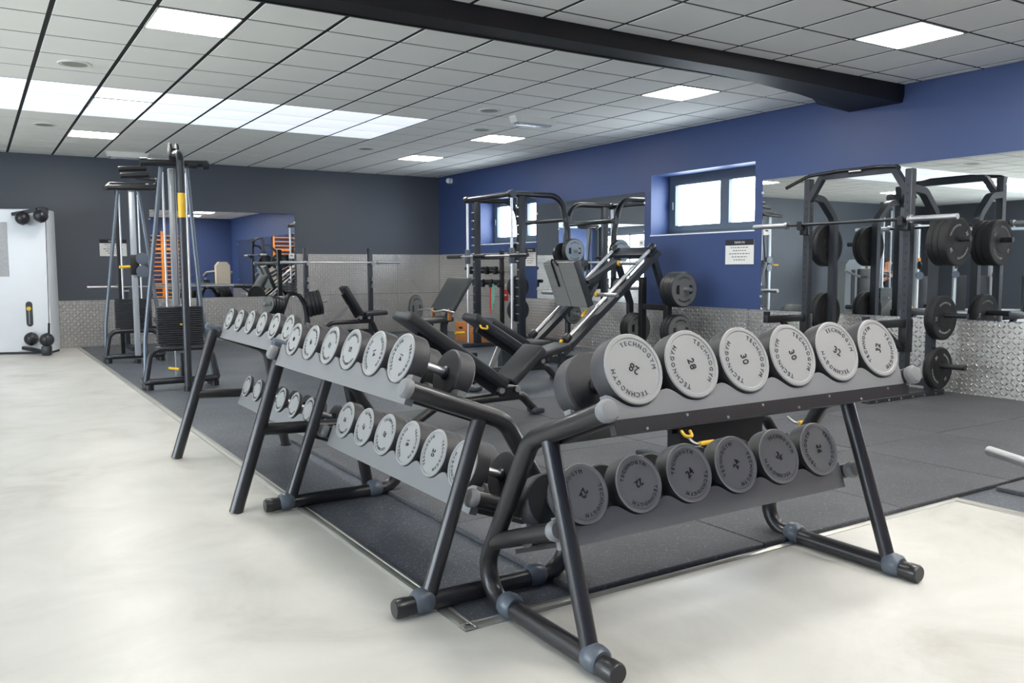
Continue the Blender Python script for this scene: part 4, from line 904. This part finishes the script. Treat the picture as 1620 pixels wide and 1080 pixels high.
# ================================================================== what the mirrors show of the rest of the room
t = thing('wall_bars', 'orange wooden wall bars seen in the back wall mirror', 'wall bars', (4.98, YF, 0))
for x in (-.85, 0, .85): MB().box((x, .05, 1.28), (.07, .10, 2.5), bev=.006).build('side_board', M_orange, t)
for k in range(16):
    for x in (-.425, .425): MB().box((x, .09, .16 + .148 * k), (.80, .04, .085 if k == 12 else .036), bev=.006).build('rung', M_orange, t)
def cabinet(loc, rz, lab, m_, h=1.4):
    t = thing('weight_machine', lab, 'weight machine', loc, rz, 'selectorized machines')
    c = MB(); c.prism([(-.22, 0), (.22, 0), (.22, h - .12), (.12, h), (-.12, h), (-.22, h - .12)], (0, -.12, .03), (1, 0, 0), (0, 0, 1), (0, .26, 0)); c.build('tower_casing', m_, t)
    MB().box((0, -.125, h * .5), (.10, .01, h * .7)).build('stack_window', M_stack, t); MB().box((.1, -.128, h * .8), (.1, .01, .03)).build('sticker', M_yellow, t)
    MB().box((0, -.75, .46), (.40, .40, .09), bev=.03).build('seat_pad', M_pad, t); MB().box((0, -.50, .85), (.36, .10, .66), bev=.03).build('back_pad', M_pad, t); MB().box((0, -.5, .2), (.08, .9, .08)).build('base_beam', m_, t); MB().box((0, -.7, .28), (.08, .08, .34)).build('seat_post', m_, t); MB().box((0, -.95, .05), (.6, .08, .09)).build('cross_foot', m_, t)
    for s in (-1, 1): MB().tube([(s * .2, -.1, 1.15), (s * .42, -.4, 1.12), (s * .42, -.85, 1.0)], .025, fil=.1, n=10).build('press_arm', m_, t); MB().tube([(s * .42, -.82, 1.0), (s * .30, -.92, 1.0)], .022, n=10).build('handle_grip', M_letter, t)
    return t
cabinet((6.45, -5.6, 0.03), 0, 'beige weight machine casing seen in the back wall mirror', M_beige, 1.42)
cabinet((-2.25, 5.75, 0), .25, 'grey weight machine with rounded casing seen in the long mirror', M_grey, 1.36)
cabinet((-4.8, 7.22, 0), 0, 'grey chest press machine that the mirrored person sits on', M_grey, 1.55)
def cable_frame(loc, rz, lab):
    t = thing('functional_trainer', lab, 'cable machine', loc, rz, 'silver cable frames')
    for x in (-.9, .9):
        MB().box((x, 0, 1.1), (.09, .12, 2.16), bev=.01).build('post', M_silver, t); MB().box((x, -.08, 1.15), (.03, .03, 1.9)).build('track', M_white, t); MB().box((x * .82, .06, .55), (.22, .16, .9), bev=.01).build('weight_stack', M_stack, t); MB().box((x, 0, .04), (.2, .9, .07), bev=.01).build('foot', M_silver, t)
        MB().lathe([(.09, -.015), (.09, .015)], (x, -.14, 1.25), (1, 0, 0), 18).build('pulley_wheel', M_black, t); MB().lathe([(.09, -.015), (.09, .015)], (x, -.16, 1.02), (0, 1, 0), 18).build('pulley_wheel', M_cap, t); MB().box((x, -.12, 1.38), (.05, .05, .06)).build('latch', M_orange, t)
    MB().tube([(-.95, 0, 2.14), (.95, 0, 2.14)], .035, n=12).build('top_bar', M_silver, t); MB().tube([(-.95, .2, .12), (.95, .2, .12)], .03, n=12).build('rear_bar', M_silver, t)
    return t
cable_frame((-3.9, 4.2, 0), .5, 'silver twin-column cable frame seen at the right of the long mirror'); cable_frame((-6.4, 4.6, 0), .9, 'farther silver cable frame seen at the right edge of the long mirror')
# person sitting on the far machine, seen in the long mirror
pr = thing('person', 'person in dark shirt and shorts seated on a machine, seen in the mirror', 'person', (-4.8, 6.49, 0), 0)
def skin_body(edges, verts, name, m_, parent, lev=2):
    me = bpy.data.meshes.new(name); me.from_pydata([v[:3] for v in verts], edges, []); o = obj(name, me, parent)
    md = o.modifiers.new('skin', 'SKIN'); sk = me.skin_vertices[0].data
    for i, v in enumerate(verts): sk[i].radius = (v[3], v[4] if len(v) > 4 else v[3]); sk[i].use_root = (i == 0)
    s = o.modifiers.new('sub', 'SUBSURF'); s.levels = lev; s.render_levels = lev; me.materials.append(m_); return o
V = [(0, 0, .56, .15, .12), (0, .06, .78, .15, .11), (0, .08, 1.0, .17, .11), (0, .05, 1.12, .07), (0, .0, 1.22, .06), (0, -.02, 1.30, .085, .095), (0, -.02, 1.40, .07, .08),
     (-.20, .05, 1.06, .065), (-.34, -.08, .86, .05), (-.30, -.30, .98, .04), (.20, .05, 1.06, .065), (.34, -.08, .86, .05), (.30, -.30, .98, .04),
     (-.10, -.02, .54, .10), (-.16, -.44, .54, .075), (-.17, -.46, .28, .06), (-.18, -.44, .07, .045), (-.18, -.56, .035, .04), (.10, -.02, .54, .10), (.16, -.44, .54, .075), (.17, -.46, .28, .06), (.18, -.44, .07, .045), (.18, -.56, .035, .04)]
E_ = [(0, 1), (1, 2), (2, 3), (3, 4), (4, 5), (5, 6), (2, 7), (7, 8), (8, 9), (2, 10), (10, 11), (11, 12), (0, 13), (13, 14), (14, 15), (15, 16), (16, 17), (0, 18), (18, 19), (19, 20), (20, 21), (21, 22)]
skin_body(E_, V, 'body', M_skin, pr)
skin_body([(0, 1), (1, 2), (2, 3), (2, 4)], [(0, 0, .58, .165, .135), (0, .06, .78, .165, .125), (0, .07, 1.03, .18, .125), (-.25, .02, .99, .085), (.25, .02, .99, .085)], 'shirt', M_navy, pr)
skin_body([(0, 1), (1, 2), (0, 3), (3, 4)], [(0, 0, .56, .165, .13), (-.11, -.08, .55, .115), (-.15, -.36, .55, .10), (.11, -.08, .55, .115), (.15, -.36, .55, .10)], 'shorts', M_letter, pr)
MB().ball((0, .0, 1.385), .098, sc=(.92, 1, .75)).build('hair', M_hair, pr)
for s in (-1, 1): MB().box((s * .18, -.53, .04), (.10, .27, .08), bev=.03).build('shoe', M_white, pr)
for s in (-1, 1):
    hd_ = MB()
    hd_.box((s * .30, -.33, 1.0), (.08, .05, .09), bev=.02)
    for k in range(4): hd_.tube([(s * .30 - .03 + .02 * k, -.34, 1.04), (s * .30 - .03 + .02 * k, -.37, 1.05 - .004 * abs(k - 1)), (s * .30 - .03 + .02 * k, -.375, 1.01)], .009, fil=.012, n=6)
    hd_.tube([(s * .26, -.33, .99), (s * .255, -.37, 1.02)], .01, n=6); hd_.build('hand', M_skin, pr)
for s in (-1, 1): MB().ball((s * .035, -.108, 1.345), .012, 8, 6).build('eye', M_letter, pr)
MB().box((0, -.118, 1.315), (.02, .03, .04), bev=.008).build('nose', M_skin, pr); MB().box((0, -.108, 1.275), (.05, .01, .012), bev=.003).build('mouth', M_red, pr)
